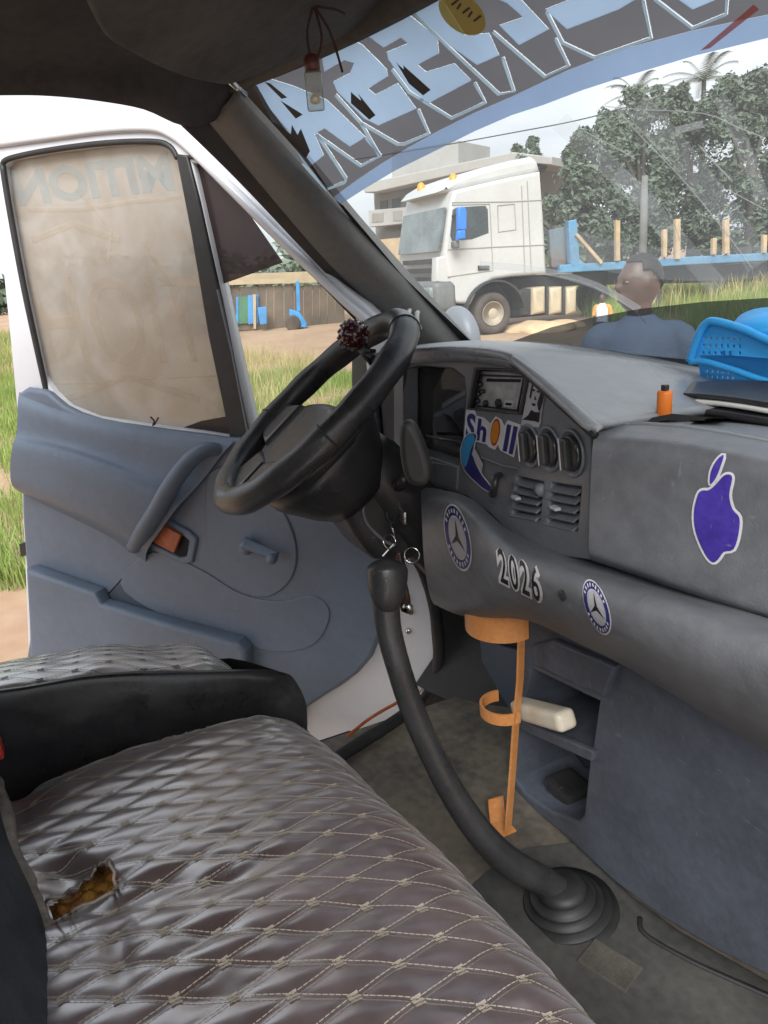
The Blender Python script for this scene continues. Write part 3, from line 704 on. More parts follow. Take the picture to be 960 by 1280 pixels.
# rotary knobs
for i, (px, py) in enumerate(((663, 557), (688, 561), (716, 566))):
    c = FP.px(px, py, .0)
    ring = obj('knob_ring', lathe([(.0255, 0), (.0262, .0025), (.025, .0042), (.0225, .003), (.022, .0012)], c, FP.n, 32), 'fascia', dash, True)
    kb = obj('control_knob', lathe([(.0195, 0), (.019, .005), (.017, .0062)], c, FP.n, 28), 'black_plastic', ring, True)
    ang = radians(8); ex = FP.e1*cos(ang)+FP.e2*sin(ang); ey = FP.n.cross(ex)
    R3 = Matrix((ex, ey, FP.n)).transposed()
    obj('knob_grip', rbox(c+FP.n*.009, (.010, .034, .009), .003, R3), 'black_plastic', ring)
    obj('knob_mark', rbox(c+FP.n*.0140-ex*.0035, (.0012, .034, .001), 0, R3), 'sticker_grey', ring)
# vents
for q in (ventL, ventR):
    vb = plate('vent_box', [(q[0][0]-3, q[0][1]-3), (q[1][0]+3, q[1][1]-3), (q[2][0]+3, q[2][1]+3), (q[3][0]-3, q[3][1]+3)], FP, .003, 'dark_hole', dash, h=-.026)
    tl, tr, br, bl = (V(p) for p in q)
    for k in range(5):
        f = (k+.5)/5
        a = FP.px(*(tl.lerp(bl, f)), -.006); b = FP.px(*(tr.lerp(br, f)), -.006)
        c = (a+b)/2; ex = (b-a).normalized(); ey = FP.n.cross(ex); Rm = Matrix((ex, ey, FP.n)).transposed() @ Matrix.Rotation(radians(28), 3, 'X')
        obj('vent_slat', rbox(c, ((b-a).length, .0028, .014), .0008, Rm), 'fascia', vb)
    c = FP.px(*(tl.lerp(br, .3 if q is ventL else .35)), .004)
    c = FP.px((645 if q is ventL else 694), (622 if q is ventL else 635), .004)
    obj('vent_tab', rbox(c, (.014, .008, .004), .0015, Matrix((FP.e1, FP.n, FP.e2)).transposed()), 'sticker_grey', vb)
obj('vent_wheel', lathe([(.008, -.006), (.008, .006)], FP.px(677, 612, -.001), FP.e1, 16), 'dash', dash, True)
obj('switch_lever', tube(spline([FP.px(x, y, h) for x, y, h in ((624, 594, .004), (620, 598, .018), (618, 608, .022), (616, 618, .016))], 5), [.005]*16, 10), 'black_plastic', dash, True)
obj('ashtray_lip', tube([FP.px(602, 572, .001), FP.px(628, 582, .002), FP.px(648, 586, .001)], .0015, 6), 'fascia', dash)

# padded hood and top
def lerp0(x, X, Y):
    if x <= X[0]: return Y[0]
    for i in range(len(X)-1):
        if x <= X[i+1]: return Y[i]+(Y[i+1]-Y[i])*(x-X[i])/(X[i+1]-X[i])
    return Y[-1]
def farz(X): return lerp0(X, (-.8, -.45, -.1, .2), (1.43, 1.433, 1.40, 1.385))
lip0 = [(360, 480), (440, 468), (505, 454), (565, 449), (626, 453), (658, 464), (704, 501), (747, 541)]
lip1 = [(360, 462), (440, 451), (506, 439), (568, 435), (636, 441), (664, 458), (710, 496), (752, 533)]
lip0, lip1 = lip0[2:], lip1[2:]
L0 = [FP.px(x, y, .012) for x, y in lip0]
L1 = [FP.px(x, y, .004) for x, y in lip1]
L05 = [FP.px((a[0]+b[0])/2, (a[1]+b[1])/2, .018) for a, b in zip(lip0, lip1)]
L2 = [V((P.x-.01, .70, P.z*.6+(farz(P.x)+.035)*.4)) for P in L1]
L3 = [V((P.x-.03, .86, P.z*.25+1.455*.75)) for P in L1]
L4 = [V((P.x-.04, ws_y(P.x-.04, 1.425)-.01, 1.425)) for P in L1]
L4 = [V((P.x-.04, ws_y(P.x-.04, farz(P.x))-.01, farz(P.x))) for P in L1]
L3 = [V((P.x-.03, .86, P.z*.25+(farz(P.x)+.015)*.75)) for P in L1]
W2 = [V((-.80, .74, 1.38)), V((-.80, .735, 1.41)), V((-.80, .76, 1.43)), V((-.80, .82, 1.435)), V((-.80, .86, 1.432)), V((-.80, .90, 1.43))]
W1 = [V((-.55, .66, 1.42)), V((-.55, .652, 1.445)), V((-.55, .68, 1.462)), V((-.55, .78, 1.46)), V((-.56, .86, 1.45)), V((-.57, .97, 1.432))]
for k_, R_ in enumerate((L0, L05, L1, L2, L3, L4)): R_[:0] = [W2[k_], W1[k_]]
obj('dash_end', patch([[L0[0], L0[1], L0[2]], [V((-.80, .78, 1.2)), V((-.55, .72, 1.2)), FP.px(500, 600, -.05)]], 4), 'dash', dash, True)
top = obj('dash_pad', patch([L0, L05, L1, L2, L3, L4], 5), 'dash_top_lit', dash, True); solid(top, .008, 0)
# dark moulding line along the hood's right edge
obj('hood_seam', tube(spline([FP.px(x, y, .016) for x, y in [(636, 450), (656, 466), (680, 487), (710, 514), (744, 544)]], 5), .0042, 8), 'black_rubber', dash, True)
# passenger side top
PHI = radians(12)
GP = Plane(onY(742, 600, .475), (sin(PHI), -cos(PHI), 0))
xs = [(748, 532), (800, 533), (868, 539), (960, 556), (1080, 580), (1300, 625)]
T0 = [GP.px(x, y, -.05) for x, y in xs]
T1 = [V((P.x, P.y+.06, P.z-.010)) for P in T0]
T2 = [V((P.x-.02, .80, 1.412)) for P in T0]
T3 = [V((P.x-.04, ws_y(P.x-.04, farz(P.x))-.01, farz(P.x))) for P in T0]
ptop = obj('dash_pad', patch([T0, T1, T2, T3], 5), 'dash_top_lit', dash, True); solid(ptop, .008, 0)
# glove panel
gg = [[(750, 529, -.060), (800, 527, -.06), (868, 532, -.06), (960, 547, -.06), (1080, 570, -.06), (1300, 615, -.06)],
      [(745, 540, -.022), (800, 541, -.024), (868, 548, -.024), (960, 566, -.024), (1080, 590, -.024), (1300, 640, -.024)],
      [(741, 556, -.004), (800, 560, -.002), (868, 568, -.002), (960, 588, -.002), (1080, 615, -.002), (1300, 665, -.002)],
      [(738, 610, .0), (800, 616, .002), (868, 628, .003), (960, 650, .003), (1080, 680, .003), (1300, 735, .003)],
      [(736, 680, .0), (798, 700, .002), (866, 722, .002), (960, 752, .002), (1080, 790, .002), (1300, 860, .002)],
      [(738, 697, -.012), (800, 718, -.010), (868, 743, -.010), (960, 772, -.010), (1080, 812, -.010), (1300, 884, -.010)],
      [(741, 702, -.05), (802, 722, -.05), (870, 748, -.05), (960, 778, -.05), (1080, 818, -.05), (1300, 890, -.05)]]
glove = obj('glove_panel', patch([[GP.px(*p) for p in r] for r in gg], 5), 'dash', dash, True)
gle = []
for r in gg: P = GP.px(*r[0]); gle.append([P, P+V((-.004, .06, 0))])
obj('glove_edge', patch(gle, 4), 'black_rubber', dash, True)
# lower bolster roll
bol = [[(526, 609), (527, 640), (530, 700), (536, 740), (542, 755)], [(552, 612), (557, 640), (562, 702), (568, 754), (574, 769)], [(590, 624), (598, 655), (604, 715), (606, 758), (610, 772)],
       [(638, 664), (648, 692), (654, 730), (656, 762), (660, 776)], [(700, 690), (708, 714), (713, 756), (717, 790), (720, 803)], [(750, 704), (756, 734), (766, 782), (772, 816), (776, 830)],
       [(825, 731), (836, 760), (850, 822), (862, 868), (866, 884)], [(960, 773), (960, 806), (960, 868), (960, 922), (960, 942)], [(1150, 838), (1150, 872), (1150, 955), (1150, 1030), (1150, 1060)]]
yb = [.515, .46, .455, .495, .56]
bo = obj('bolster', patch([[onY(x, y, yb[k]+(.03 if i < 2 else 0)) for k, (x, y) in enumerate(c)] for i, c in enumerate(bol)], 6), 'dash', dash, True)
obj('bolster_screw', lathe([(.006, 0), (.006, .002), (.003, .003)], onY(704, 744, .452), (0, -1, 0), 12), 'black_plastic', dash)
# lower console with cubby holes
LP = Plane(onZ(760, 1100, GZ+.01), (-.02, -1, -.06))
cub1 = [(663, 836), (748, 877), (739, 940), (648, 899)]
cub2 = [(644, 908), (736, 950), (729, 1018), (722, 1026), (688, 1014), (656, 992), (643, 974)]
con = [(660, 760), (720, 770), (780, 800), (960, 890), (1200, 1010), (1200, 1380), (960, 1222), (900, 1192), (830, 1150), (770, 1105), (700, 1040), (655, 1004), (641, 985), (638, 905), (650, 820)]
plate('lower_console', con, LP, .14, 'console', dash, h=0, bevel=.006, holes=[cub1, cub2])
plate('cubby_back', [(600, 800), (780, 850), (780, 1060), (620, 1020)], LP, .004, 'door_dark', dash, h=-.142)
plate('console_shelf', [(640, 896), (742, 940), (738, 952), (640, 908)], LP, .012, 'console', dash, h=.010, bevel=.003)
plate('console_brow', [(664, 806), (690, 800), (768, 834), (752, 872), (666, 832)], LP, .016, 'console', dash, h=.012, bevel=.005)
obj('console_foot', tube(spline([onZ(800, 1148, GZ+.006), onZ(806, 1168, GZ+.006), onZ(860, 1200, GZ+.006), onZ(930, 1232, GZ+.006), onZ(1000, 1262, GZ+.006)], 5), .004, 8), 'black_rubber', dash, True)
obj('shelf_clutter', rbox(LP.px(712, 985, -.06), (.07, .06, .03), .008), 'black_plastic', dash)

# ================================================================== STEERING COLUMN AND WHEEL
WC = at(391, 512, 1.20); TILT = radians(38)
wn = V((-.13, -sin(TILT), cos(TILT))).normalized()                     # towards the driver
wx = (V((1, 0, 0))-wn*wn.x).normalized(); wy = wn.cross(wx)                   # wy: forward/up in the wheel plane
sw = empty('steering_wheel', WC - wn*.2, 'black leather covered steering wheel with red beaded spinner knob', 'steering wheel')
R0, rr = .190, .0218
def wp(a, r, h=0): return WC + wx*(cos(a)*r) + wy*(sin(a)*r) + wn*h
rim = obj('rim', tube([wp(2*pi*k/96, R0) for k in range(96)], [rr*(1+.04*sin(k*.9)) for k in range(96)], 16, closed=True), 'wheel_leather', sw, True)
# seams and lacing of the cover
for a in (radians(-12), radians(62), radians(190)):
    obj('cover_seam', tube([wp(a, R0)+ (wx*cos(a)+wy*sin(a))*(rr*1.03*cos(b)) + wn*(rr*1.03*sin(b)) for b in [2*pi*k/24 for k in range(24)]], .0018, 6, closed=True), 'black_rubber', sw)
# hub pad and two broad spokes
WP = Plane(WC, wn, up=wy)
def wab(L): return [WP.ab(WC + wx*a + wy*b) for a, b in L]
pad = wab(smoothpoly([(-.11, .006), (-.05, .022), (.05, .022), (.11, .006), (.122, -.03), (.100, -.105), (.0, -.135), (-.100, -.105), (-.122, -.03)], 4))
hp = obj('hub_pad', flatplate(pad, [], .05, .014, WP, -.004), 'black_plastic', sw); auto_smooth(hp, 50)
for s in (-1, 1):
    pts = [(s*.085, .008), (s*.13, .004), (s*.185, .006), (s*.188, -.062), (s*.14, -.075), (s*.085, -.085)]
    if s < 0: pts = pts[::-1]
    so_ = obj('spoke', flatplate(wab(pts), [], .034, .010, WP, .004), 'wheel_leather', sw); auto_smooth(so_, 50)
    pts = [(s*.005, -.11), (s*.075, -.095), (s*.115, -.150), (s*.005, -.188)]
    if s < 0: pts = pts[::-1]
    so_ = obj('spoke', flatplate(wab(pts), [], .030, .009, WP, .002), 'wheel_leather', sw); auto_smooth(so_, 50)
# bowl under the pad
obj('hub_bowl', lathe([(.112, -.040), (.108, -.070), (.082, -.120), (.060, -.15)], WC - wy*.045, wn, 36), 'black_plastic', sw, True)
# spinner knob with beads
kc = at(443, 421, 1.235)
ka = (V((0, -.35, .8))+V((-.25, 0, 0))).normalized()
obj('knob_clamp', tube([kc-ka*.012, kc-ka*.03+V((.01, .01, -.012)), at(463, 440, 1.23)], .010, 10), 'black_plastic', sw, True)
kn = obj('spinner_knob', lathe([(.014, -.018), (.022, -.008), (.0245, .004), (.021, .016), (.012, .024), (.002, .026)], kc, ka, 24), 'red_bead', sw, True)
bx_, by_, bz_ = frame(ka); bv, bf = [], []
for ring, (rad_, hh, n_) in enumerate(((.0235, -.006, 16), (.0250, .003, 17), (.0228, .012, 15), (.017, .020, 11), (.009, .0255, 6), (.0, .027, 1))):
    for k in range(n_):
        a = 2*pi*(k+.5*(ring % 2))/n_; c = kc + bx_*(cos(a)*rad_)+by_*(sin(a)*rad_)+bz_*hh; b0 = len(bv); r = .0036
        for d in ((1, 0, 0), (-1, 0, 0), (0, 1, 0), (0, -1, 0), (0, 0, 1), (0, 0, -1)): bv.append(c+V(d)*r)
        for f in ((0, 2, 4), (2, 1, 4), (1, 3, 4), (3, 0, 4), (2, 0, 5), (1, 2, 5), (3, 1, 5), (0, 3, 5)): bf.append(tuple(b0+i for i in f))
bd = obj('bead', mesh(bv, bf), 'red_bead', kn, True); bd['kind'] = 'stuff'
# column shroud
col0 = WC - wn*.13; col1 = WC - wn*.36
obj('column_tube', tube([col0+wn*.03, col0, col1], [.05, .058, .064], 20), 'black_plastic', sw, True)
SH = Plane((-.315, 0, 0), (1, 0, 0))
plate('column_shroud', [(424, 628), (452, 612), (500, 592), (530, 585), (545, 620), (540, 668), (520, 700), (486, 704), (462, 694)], SH, .13, 'black_plastic', sw, h=0, bevel=.02, smooth=3)
obj('shroud_bead', tube(spline([SH.px(x, y, .001) for x, y in [(462, 618), (454, 636), (460, 656), (478, 674), (492, 682)]], 5), .003, 6), 'dash', sw, True)
plate('wiper_stalk', [(499, 534), (507, 527), (517, 531), (527, 550), (538, 584), (537, 600), (528, 610), (510, 606), (501, 585), (498, 555)], Plane((-.27, 0, 0), (.8, -.6, 0)), .022, 'black_rubber', sw, h=0, bevel=.008, smooth=2)
obj('stalk_arm', tube([at(505, 598, 1.13), SH.px(494, 612, -.02)], .009, 10), 'black_plastic', sw, True)
ig = SH.px(495, 641, 0)
obj('ignition_barrel', lathe([(.020, -.004), (.020, .003), (.015, .004), (.014, -.002)], ig, (1, 0, 0), 24), 'black_rubber', sw, True)
# keys
ky = empty('car_keys', ig, 'ignition key with a bunch of steel rings hanging below the steering wheel', 'keys')
obj('ignition_key', rbox(ig+V((.018, 0, .0)), (.036, .006, .022), .002), 'chrome', ky, True)
def ring_at(c, n, r, th, nm='key_ring'):
    x, y, z = frame(n); obj(nm, tube([c+x*(cos(2*pi*k/28)*r)+y*(sin(2*pi*k/28)*r) for k in range(28)], th, 6, closed=True), 'chrome', ky, True)
kx = .022
k1 = SH.px(487, 677, kx); ring_at(k1, V((.7, .2, .3)), .012, .0013)
ring_at(SH.px(491, 662, kx), V((.3, .8, .2)), .011, .0012)
k2 = SH.px(515, 694, kx); ring_at(k2, V((.75, -.6, .2)), .0125, .0014)
obj('key_blade', tube([SH.px(499, 690, kx), SH.px(508, 711, kx)], .0018, 6), 'chrome', ky)
obj('key_blade', tube([SH.px(478, 695, kx), SH.px(492, 680, kx)], .0018, 6), 'chrome', ky)
obj('leather_fob', tube(spline([SH.px(498, 690, kx), SH.px(500, 715, kx), SH.px(504, 745, kx), SH.px(508, 764, kx)], 5), resamp([.003, .008, .012, .009], 5, 0), 10, flat=.45), 'key_brown', ky, True)
obj('fob_disc', lathe([(.009, 0), (.009, .003)], SH.px(510, 760, kx+.012), (.8, -.5, .1), 18), 'chrome', ky, True)

# ================================================================== GEAR LEVER
gl_ = empty('gear_lever', onZ(700, 1120, GZ), 'long black floor gear lever with round knob and ribbed rubber boot', 'gear lever')
path = [(472, 716, .998), (476, 780, 1.01), (491, 840, 1.02), (514, 905, 1.045), (553, 985, 1.07), (590, 1040, 1.10), (625, 1076, 1.125), (660, 1096, 1.15), (690, 1112, 1.17)]
gpth = spline([at(x+9, y, t) for x, y, t in path], 5)
obj('lever_sleeve', tube(gpth, resamp([.0195, .0170, .0165, .0172, .0185, .0205, .0225, .022, .021], 5, 0), 18), 'wheel_leather', gl_, True)
kn_path = [(470, 706, .995), (468, 718, .998), (468, 735, 1.0), (474, 760, 1.005)]
kc2 = at(484, 706, .998)
bm = bmesh.new(); bmesh.ops.create_uvsphere(bm, u_segments=24, v_segments=16, radius=1)
for v in bm.verts: v.co = kc2 + CR*(v.co.x*.027) + CD*(v.co.y*.027) + CU*(v.co.z*.016 - .008 - (.040 if v.co.z < 0 else 0)*abs(v.co.z))
obj('lever_knob', bm_mesh(bm), 'black_plastic', gl_, True)
bc = onZ(706, 1136, GZ); bax = (at(640, 1075, 1.13)-bc).normalized(); bax = (bax+V((0, 0, 4))).normalized()
prof = [(r_*1.02, h_*.50) for r_, h_ in [(.080, -.01), (.078, .006), (.064, .010), (.070, .016), (.070, .022), (.054, .026), (.060, .033), (.058, .040), (.044, .044), (.050, .052), (.047, .060), (.034, .066), (.038, .076), (.034, .088), (.028, .10)]]
obj('rubber_boot', lathe(prof, bc, bax, 36), 'black_rubber', gl_, True)
plate('boot_plate', [], Plane((0, 0, 0), (0, 0, 1)), .01, 'black_rubber', gl_) if False else None
obj('floor_patch', rbox(onZ(762, 1206, GZ+.006), (.075, .05, .005), .002, Matrix.Rotation(radians(20), 3, 'Z')), 'patch_rubber', van)

mat('mat_rubber', (.045, .047, .048), .42, col2=(.095, .092, .084), scale=6, bump=.5, bscale=70, rvar=.15, detail=9)
FL = Plane((0, 0, GZ), (0, 0, 1), up=(0, 1, 0))
tag(plate('rubber_mat', [(590, 1105), (640, 1062), (720, 1052), (790, 1120), (850, 1164), (960, 1226), (1120, 1310), (1120, 1600), (560, 1600)], FL, .006, 'mat_rubber', None, h=.006, bevel=.002), 'scuffed dark rubber floor mat under the gear lever boot', 'floor mat')
# ================================================================== SEATS
E1, E2 = V((.0257, .040)), V((-.0105, .042)); DET = E1.x*E2.y-E1.y*E2.x
def pq(x, s): return (x*E2.y-s*E2.x)/DET, (E1.x*s-E1.y*x)/DET
class Cushion:
    def __init__(s, base, x0, x1, L, puff=.0015, dips=()):
        s.base, s.x0, s.x1, s.L, s.puff, s.dips = base, x0, x1, L, puff, dips
    def P(s, x, a, lift=0.0, quilt=True):
        e = .004; b = s.base(x, a)
        n = (s.base(x+e, a)-s.base(x-e, a)).cross(s.base(x, a+e)-s.base(x, a-e)).normalized()
        h = lift
        if quilt:
            p, q = pq(x, a); dp = abs(p-round(p))*.0345; dq = abs(q-round(q))*.0315; d = min(dp, dq)
            h += s.puff*(1-exp(-(d/.0085)**2)) - .0007*exp(-(d/.0028)**2)
        h += .0026*noise.noise(V((x*11, a*9, 3.1))) + .0009*noise.noise(V((x*40, a*32, 9.7)))
        for (cx, ca, dx, da, amp) in s.dips: h -= amp*exp(-((x-cx)/dx)**2-((a-ca)/da)**2)
        return b + n*h
    def mesh(s, step, cut=None):
        nx, na = int((s.x1-s.x0)/step), int(s.L/step); vs, fs = [], []
        for j in range(na+1):
            for i in range(nx+1): vs.append(s.P(s.x0+(s.x1-s.x0)*i/nx, s.L*j/na))
        for j in range(na):
            for i in range(nx):
                a = j*(nx+1)+i; f = (a, a+1, a+nx+2, a+nx+1)
                if cut and inpoly(*project(vs[a]), cut): continue
                fs.append(f)
        return mesh(vs, fs)
    def stitches(s, cut=None, step=.0052, xr=None):
        vs, fs = [], []
        def seg(c, d, ln, w):
            x0, a0 = c.x-d.x*ln/2, c.y-d.y*ln/2; x1, a1 = c.x+d.x*ln/2, c.y+d.y*ln/2; nx, na = -d.y*w/2, d.x*w/2; q = []
            for (x, a) in ((x0+nx, a0+na), (x0-nx, a0-na), (x1-nx, a1-na), (x1+nx, a1+na)):
                if not (s.x0+.003 < x < s.x1-.003 and .003 < a < s.L-.003): return
                q.append(s.P(x, a, .0011))
            if cut and inpoly(*project(q[0]), cut): return
            b = len(vs); vs.extend(q); fs.append((b, b+1, b+2, b+3))
        ps = [pq(x, a) for x in (s.x0, s.x1) for a in (0, s.L)]
        p0, p1 = int(min(p[0] for p in ps))-1, int(max(p[0] for p in ps))+1; q0, q1 = int(min(p[1] for p in ps))-1, int(max(p[1] for p in ps))+1
        for (A, B, i0, i1, j0, j1) in ((E1, E2, p0, p1, q0, q1), (E2, E1, q0, q1, p0, p1)):
            d = B.normalized(); n = V((-d.y, d.x)); N = int((j1-j0)*B.length/step)
            for i in range(i0, i1+1):
                for k in range(N):
                    c = A*i+B*j0+d*(k*step)
                    if not (s.x0 < c.x < s.x1 and 0 < c.y < s.L): continue
                    seg(c+n*.0019, d, .0042, .0009); seg(c-n*.0019, d, .0042, .0009)
        d = (E1*.2+E2).normalized(); n = V((-d.y, d.x))
        for i in range(p0, p1+1):
            for j in range(q0, q1+1):
                c = E1*i+E2*j
                if not (s.x0 < c.x < s.x1 and 0 < c.y < s.L): continue
                for o in (-.0036, 0, .0036): seg(c+n*o, d, .0088, .0019)
        return mesh(vs, fs)
def lerp1(x, X, Y):
    if x <= X[0]: return Y[0]
    for i in range(len(X)-1):
        if x <= X[i+1]:
            t = (x-X[i])/(X[i+1]-X[i]); t = t*t*(3-2*t); return Y[i]+(Y[i+1]-Y[i])*t
    return Y[-1]
def roll(a, flat, r):            # arc length -> (along, drop): flat run, quarter round, then straight down
    if a < flat: return a, 0.
    b = a-flat
    if b < r*pi/2: return flat+r*sin(b/r), r*(1-cos(b/r))
    return flat+r, r+b-r*pi/2
def bench_base(x, a):
    yr = lerp1(x, (-.2, -.09, .12, .3), (-.145, -.135, -.10, -.10)); yf = lerp1(x, (-.21, 0, .2, .4, .8), (.266, .292, .308, .312, .30))
    r = .085; fl = (yf-yr)-r; y, dr = roll(a, fl, r)
    xl = x+.185; side = 0.
    if xl < .06: side = .06-sqrt(max(0, .06**2-(.06-max(xl, 0))**2))
    z = 1.050+.085*max(0, x+.13)-.03*max(0, x-.35)+.014*sin(max(0, min(1, y/(yf-yr)))*pi) - dr - side*.9 - .010*max(0, (a-.25)/.2)**2*(1 if dr == 0 else 1)
    return V((x+(-.006 if xl < .02 else 0), yr+y, z))
bs = empty('bench_seat', (.3, .05, GZ), 'torn brown quilted vinyl bench seat with diamond stitching', 'seat')
tear = [(60, 1127), (83, 1120), (112, 1097), (119, 1085), (137, 1079), (144, 1106), (137, 1118), (96, 1137), (62, 1154)]
def near_xa(base, px, py, L):
    best = None
    for i in range(60):
        for j in range(40):
            x, a = -.18+i*.015, L*j/40; u = project(base(x, a)); d = (u[0]-px)**2+(u[1]-py)**2
            if best is None or d < best[0]: best = (d, x, a)
    return best[1], best[2]
dl = []
for (px, py, dx, da, am) in ((100, 1110, .035, .035, .016), (190, 1108, .018, .05, .009), (280, 1100, .014, .06, .006), (35, 1010, .03, .02, .010), (25, 985, .02, .02, .010), (70, 1090, .03, .02, .012), (265, 1160, .012, .03, .004), (150, 1190, .05, .012, .006), (420, 1150, .02, .05, .004), (240, 1240, .02, .05, .005)):
    x, a = near_xa(bench_base, px, py, .50); dl.append((x, a, dx, da, am))
BC = Cushion(bench_base, -.188, .80, .62, dips=dl)
bench = obj('cushion', BC.mesh(.0042, tear), 'vinyl_brown', bs, True)
st = obj('stitching', BC.stitches(tear), 'thread', bs); st['kind'] = 'stuff'
bsurf = bvh_surf(bench)
def foam_surf(px, py):
    P = onZ(px, py, 1.042); return P, V((0, 0, 1))
fo = decal('foam', [[(50, 1120), (80, 1108), (112, 1085), (135, 1070), (152, 1085), (150, 1120), (100, 1145), (58, 1165)]], foam_surf, 0, 'foam', bs, 5)
for v in fo.data.vertices: v.co.z += .006*noise.noise(v.co*90)
fr_ = [bsurf(*p)[0] for p in [(x+random.uniform(-3.5, 3.5), y+random.uniform(-3, 3)) for x, y in smoothpoly(tear, 4)] if True]
obj('torn_edge', tube([p+V((0, 0, .001)) for p in fr_ if (p-V((.0, .0, 1.04))).length < .6], .0016, 6, closed=True), 'vinyl_torn', bs, True)
obj('seat_base', rbox((.31, .06, .87), (.94, .40, .30), .02), 'seat_black', bs)
# backrest
br_ = []
for k in range(8):
    x = -.18+k*.14; y0 = lerp1(x, (-.2, -.09, .12, .3), (-.142, -.128, -.093, -.09))
    br_.append([V((x, y0-.02, 1.02)), V((x, y0+.006, 1.05)), V((x, y0+.008, 1.085)), V((x, y0-.03, 1.2)), V((x, y0-.09, 1.42)), V((x, y0-.17, 1.62)), V((x, y0-.25, 1.64))])
solid(obj('backrest', patch(br_, 5), 'seat_ribbed', bs, True), .05, -1)

bp_ = [V((-.18+k*.07, lerp1(-.18+k*.07, (-.2, -.09, .12, .3), (-.142, -.128, -.093, -.09))+.010, 1.058+.004*random.random())) for k in range(14)]
obj('backrest_hem', tube(spline(bp_, 4), [.008+.003*random.random() for _ in range(53)], 8), 'vinyl_torn', bs, True)

def drv_base(x, a):
    y, dr = roll(a, .50, .06); yy = -.36+y + .0
    xn = (-.205-x); z = lerp1(yy, (-.12, .0, .13, .24, .30), (1.160, 1.150, 1.118, 1.086, 1.07)) - .115*max(0, xn/.32)**1.7 - dr
    if xn > .30: z -= (xn-.30)**1.5*3
    if xn < .02: z -= .012*(1-xn/.02)**2
    return V((x, yy, z))
dsd = empty('driver_seat', (-.40, .0, GZ), "silver grey quilted driver's seat with black vinyl side", 'seat')
DC = Cushion(drv_base, -.585, -.203, .68, puff=.0016)
obj('cushion', DC.mesh(.0055), 'vinyl_grey', dsd, True)
st = obj('stitching', DC.stitches(), 'thread_dark', dsd); st['kind'] = 'stuff'
DSP = Plane((-.203, 0, 0), (1, 0, 0))
side = [[(-260, 880, 0), (0, 861, .0), (120, 842, .0), (250, 837, .0), (330, 836, .0), (362, 843, -.004)],
        [(-260, 890, .010), (0, 868, .012), (120, 850, .012), (250, 845, .012), (332, 846, .010), (370, 852, -.002)],
        [(-260, 940, .014), (0, 912, .016), (120, 890, .012), (250, 876, .016), (340, 868, .010), (380, 872, -.008)],
        [(-260, 1000, .006), (0, 962, .006), (120, 940, .006), (250, 915, .006), (345, 895, .004), (384, 896, -.01)],
        [(-260, 1100, 0), (0, 1060, 0), (120, 1040, 0), (250, 1000, 0), (345, 960, 0), (384, 950, -.01)]]
sd = obj('side_cover', patch([[DSP.px(*p) for p in r] for r in side], 6), 'seat_black', dsd, True)
for v in sd.data.vertices: v.co.x += .004*noise.noise(V((v.co.y*16, v.co.z*22, 1.3)))+.002*noise.noise(v.co*60)
obj('front_cover', patch([[DSP.px(362, 843, -.004), DSP.px(370, 852, -.002), DSP.px(380, 872, -.008), DSP.px(384, 896, -.01), DSP.px(384, 950, -.01)],
     [drv_base(-.40, .56)+V((0, .006, 0)), drv_base(-.40, .58)+V((0, .006, 0)), drv_base(-.40, .61)+V((0, .006, 0)), drv_base(-.4, .64)+V((0, .006, 0)), V((-.4, .21, .9))],
     [drv_base(-.58, .56)+V((0, 0, 0)), drv_base(-.58, .58), drv_base(-.58, .61), drv_base(-.58, .64), V((-.58, .2, .9))]], 5), 'seat_black', dsd, True)
obj('seat_base', rbox((-.40, -.05, .82), (.34, .44, .34), .02), 'seat_black', dsd)
obj('backrest', rbox((-.40, -.46, 1.40), (.44, .14, .62), .05, Matrix.Rotation(radians(-12), 3, 'X'), 4), 'seat_ribbed', dsd, True)
obj('belt_buckle', rbox(onX(-8, 936, -.17), (.02, .02, .025), .004), 'sticker_red', dsd)

# ================================================================== STICKERS
fsurf = plane_surf(FP, 0.0006)
bosf = bvh_surf(bo); gsf = bvh_surf(glove)
def grow(P, d):
    c = V((sum(p[0] for p in P)/len(P), sum(p[1] for p in P)/len(P))); n = len(P); o = []
    area = sum(P[i][0]*P[(i+1) % n][1]-P[(i+1) % n][0]*P[i][1] for i in range(n)); sg = 1 if area > 0 else -1
    for i in range(n):
        a, b, cc = V(P[i-1]), V(P[i]), V(P[(i+1) % n]); t = (cc-a).normalized(); o.append(tuple(b+V((t.y, -t.x))*d*sg))
    return o
# bitten apple
def Z8(L): return [(700+a/3.692, 380+b/3.692) for a, b in L]
apple = smoothpoly(Z8([(690, 858), (720, 835), (760, 792), (790, 788), (798, 810), (785, 880), (800, 945), (832, 985), (828, 1060), (805, 1130), (760, 1142), (735, 1175), (708, 1190), (672, 1150), (630, 1050), (622, 960), (640, 880), (660, 860)]), 3)
leaf = smoothpoly(Z8([(697, 830), (700, 775), (725, 725), (758, 700), (745, 750), (722, 805)]), 3)
ap = tag(decal('apple_sticker', [grow(apple, 3.2), grow(leaf, 3.0)], gsf, .0008, 'sticker_white', None, 9), 'large purple bitten apple sticker with white border on the glove panel', 'sticker')
decal('apple_print', [apple], gsf, .0014, 'sticker_purple', ap, 9); decal('leaf_print', [leaf], gsf, .0014, 'sticker_purple', ap, 9)
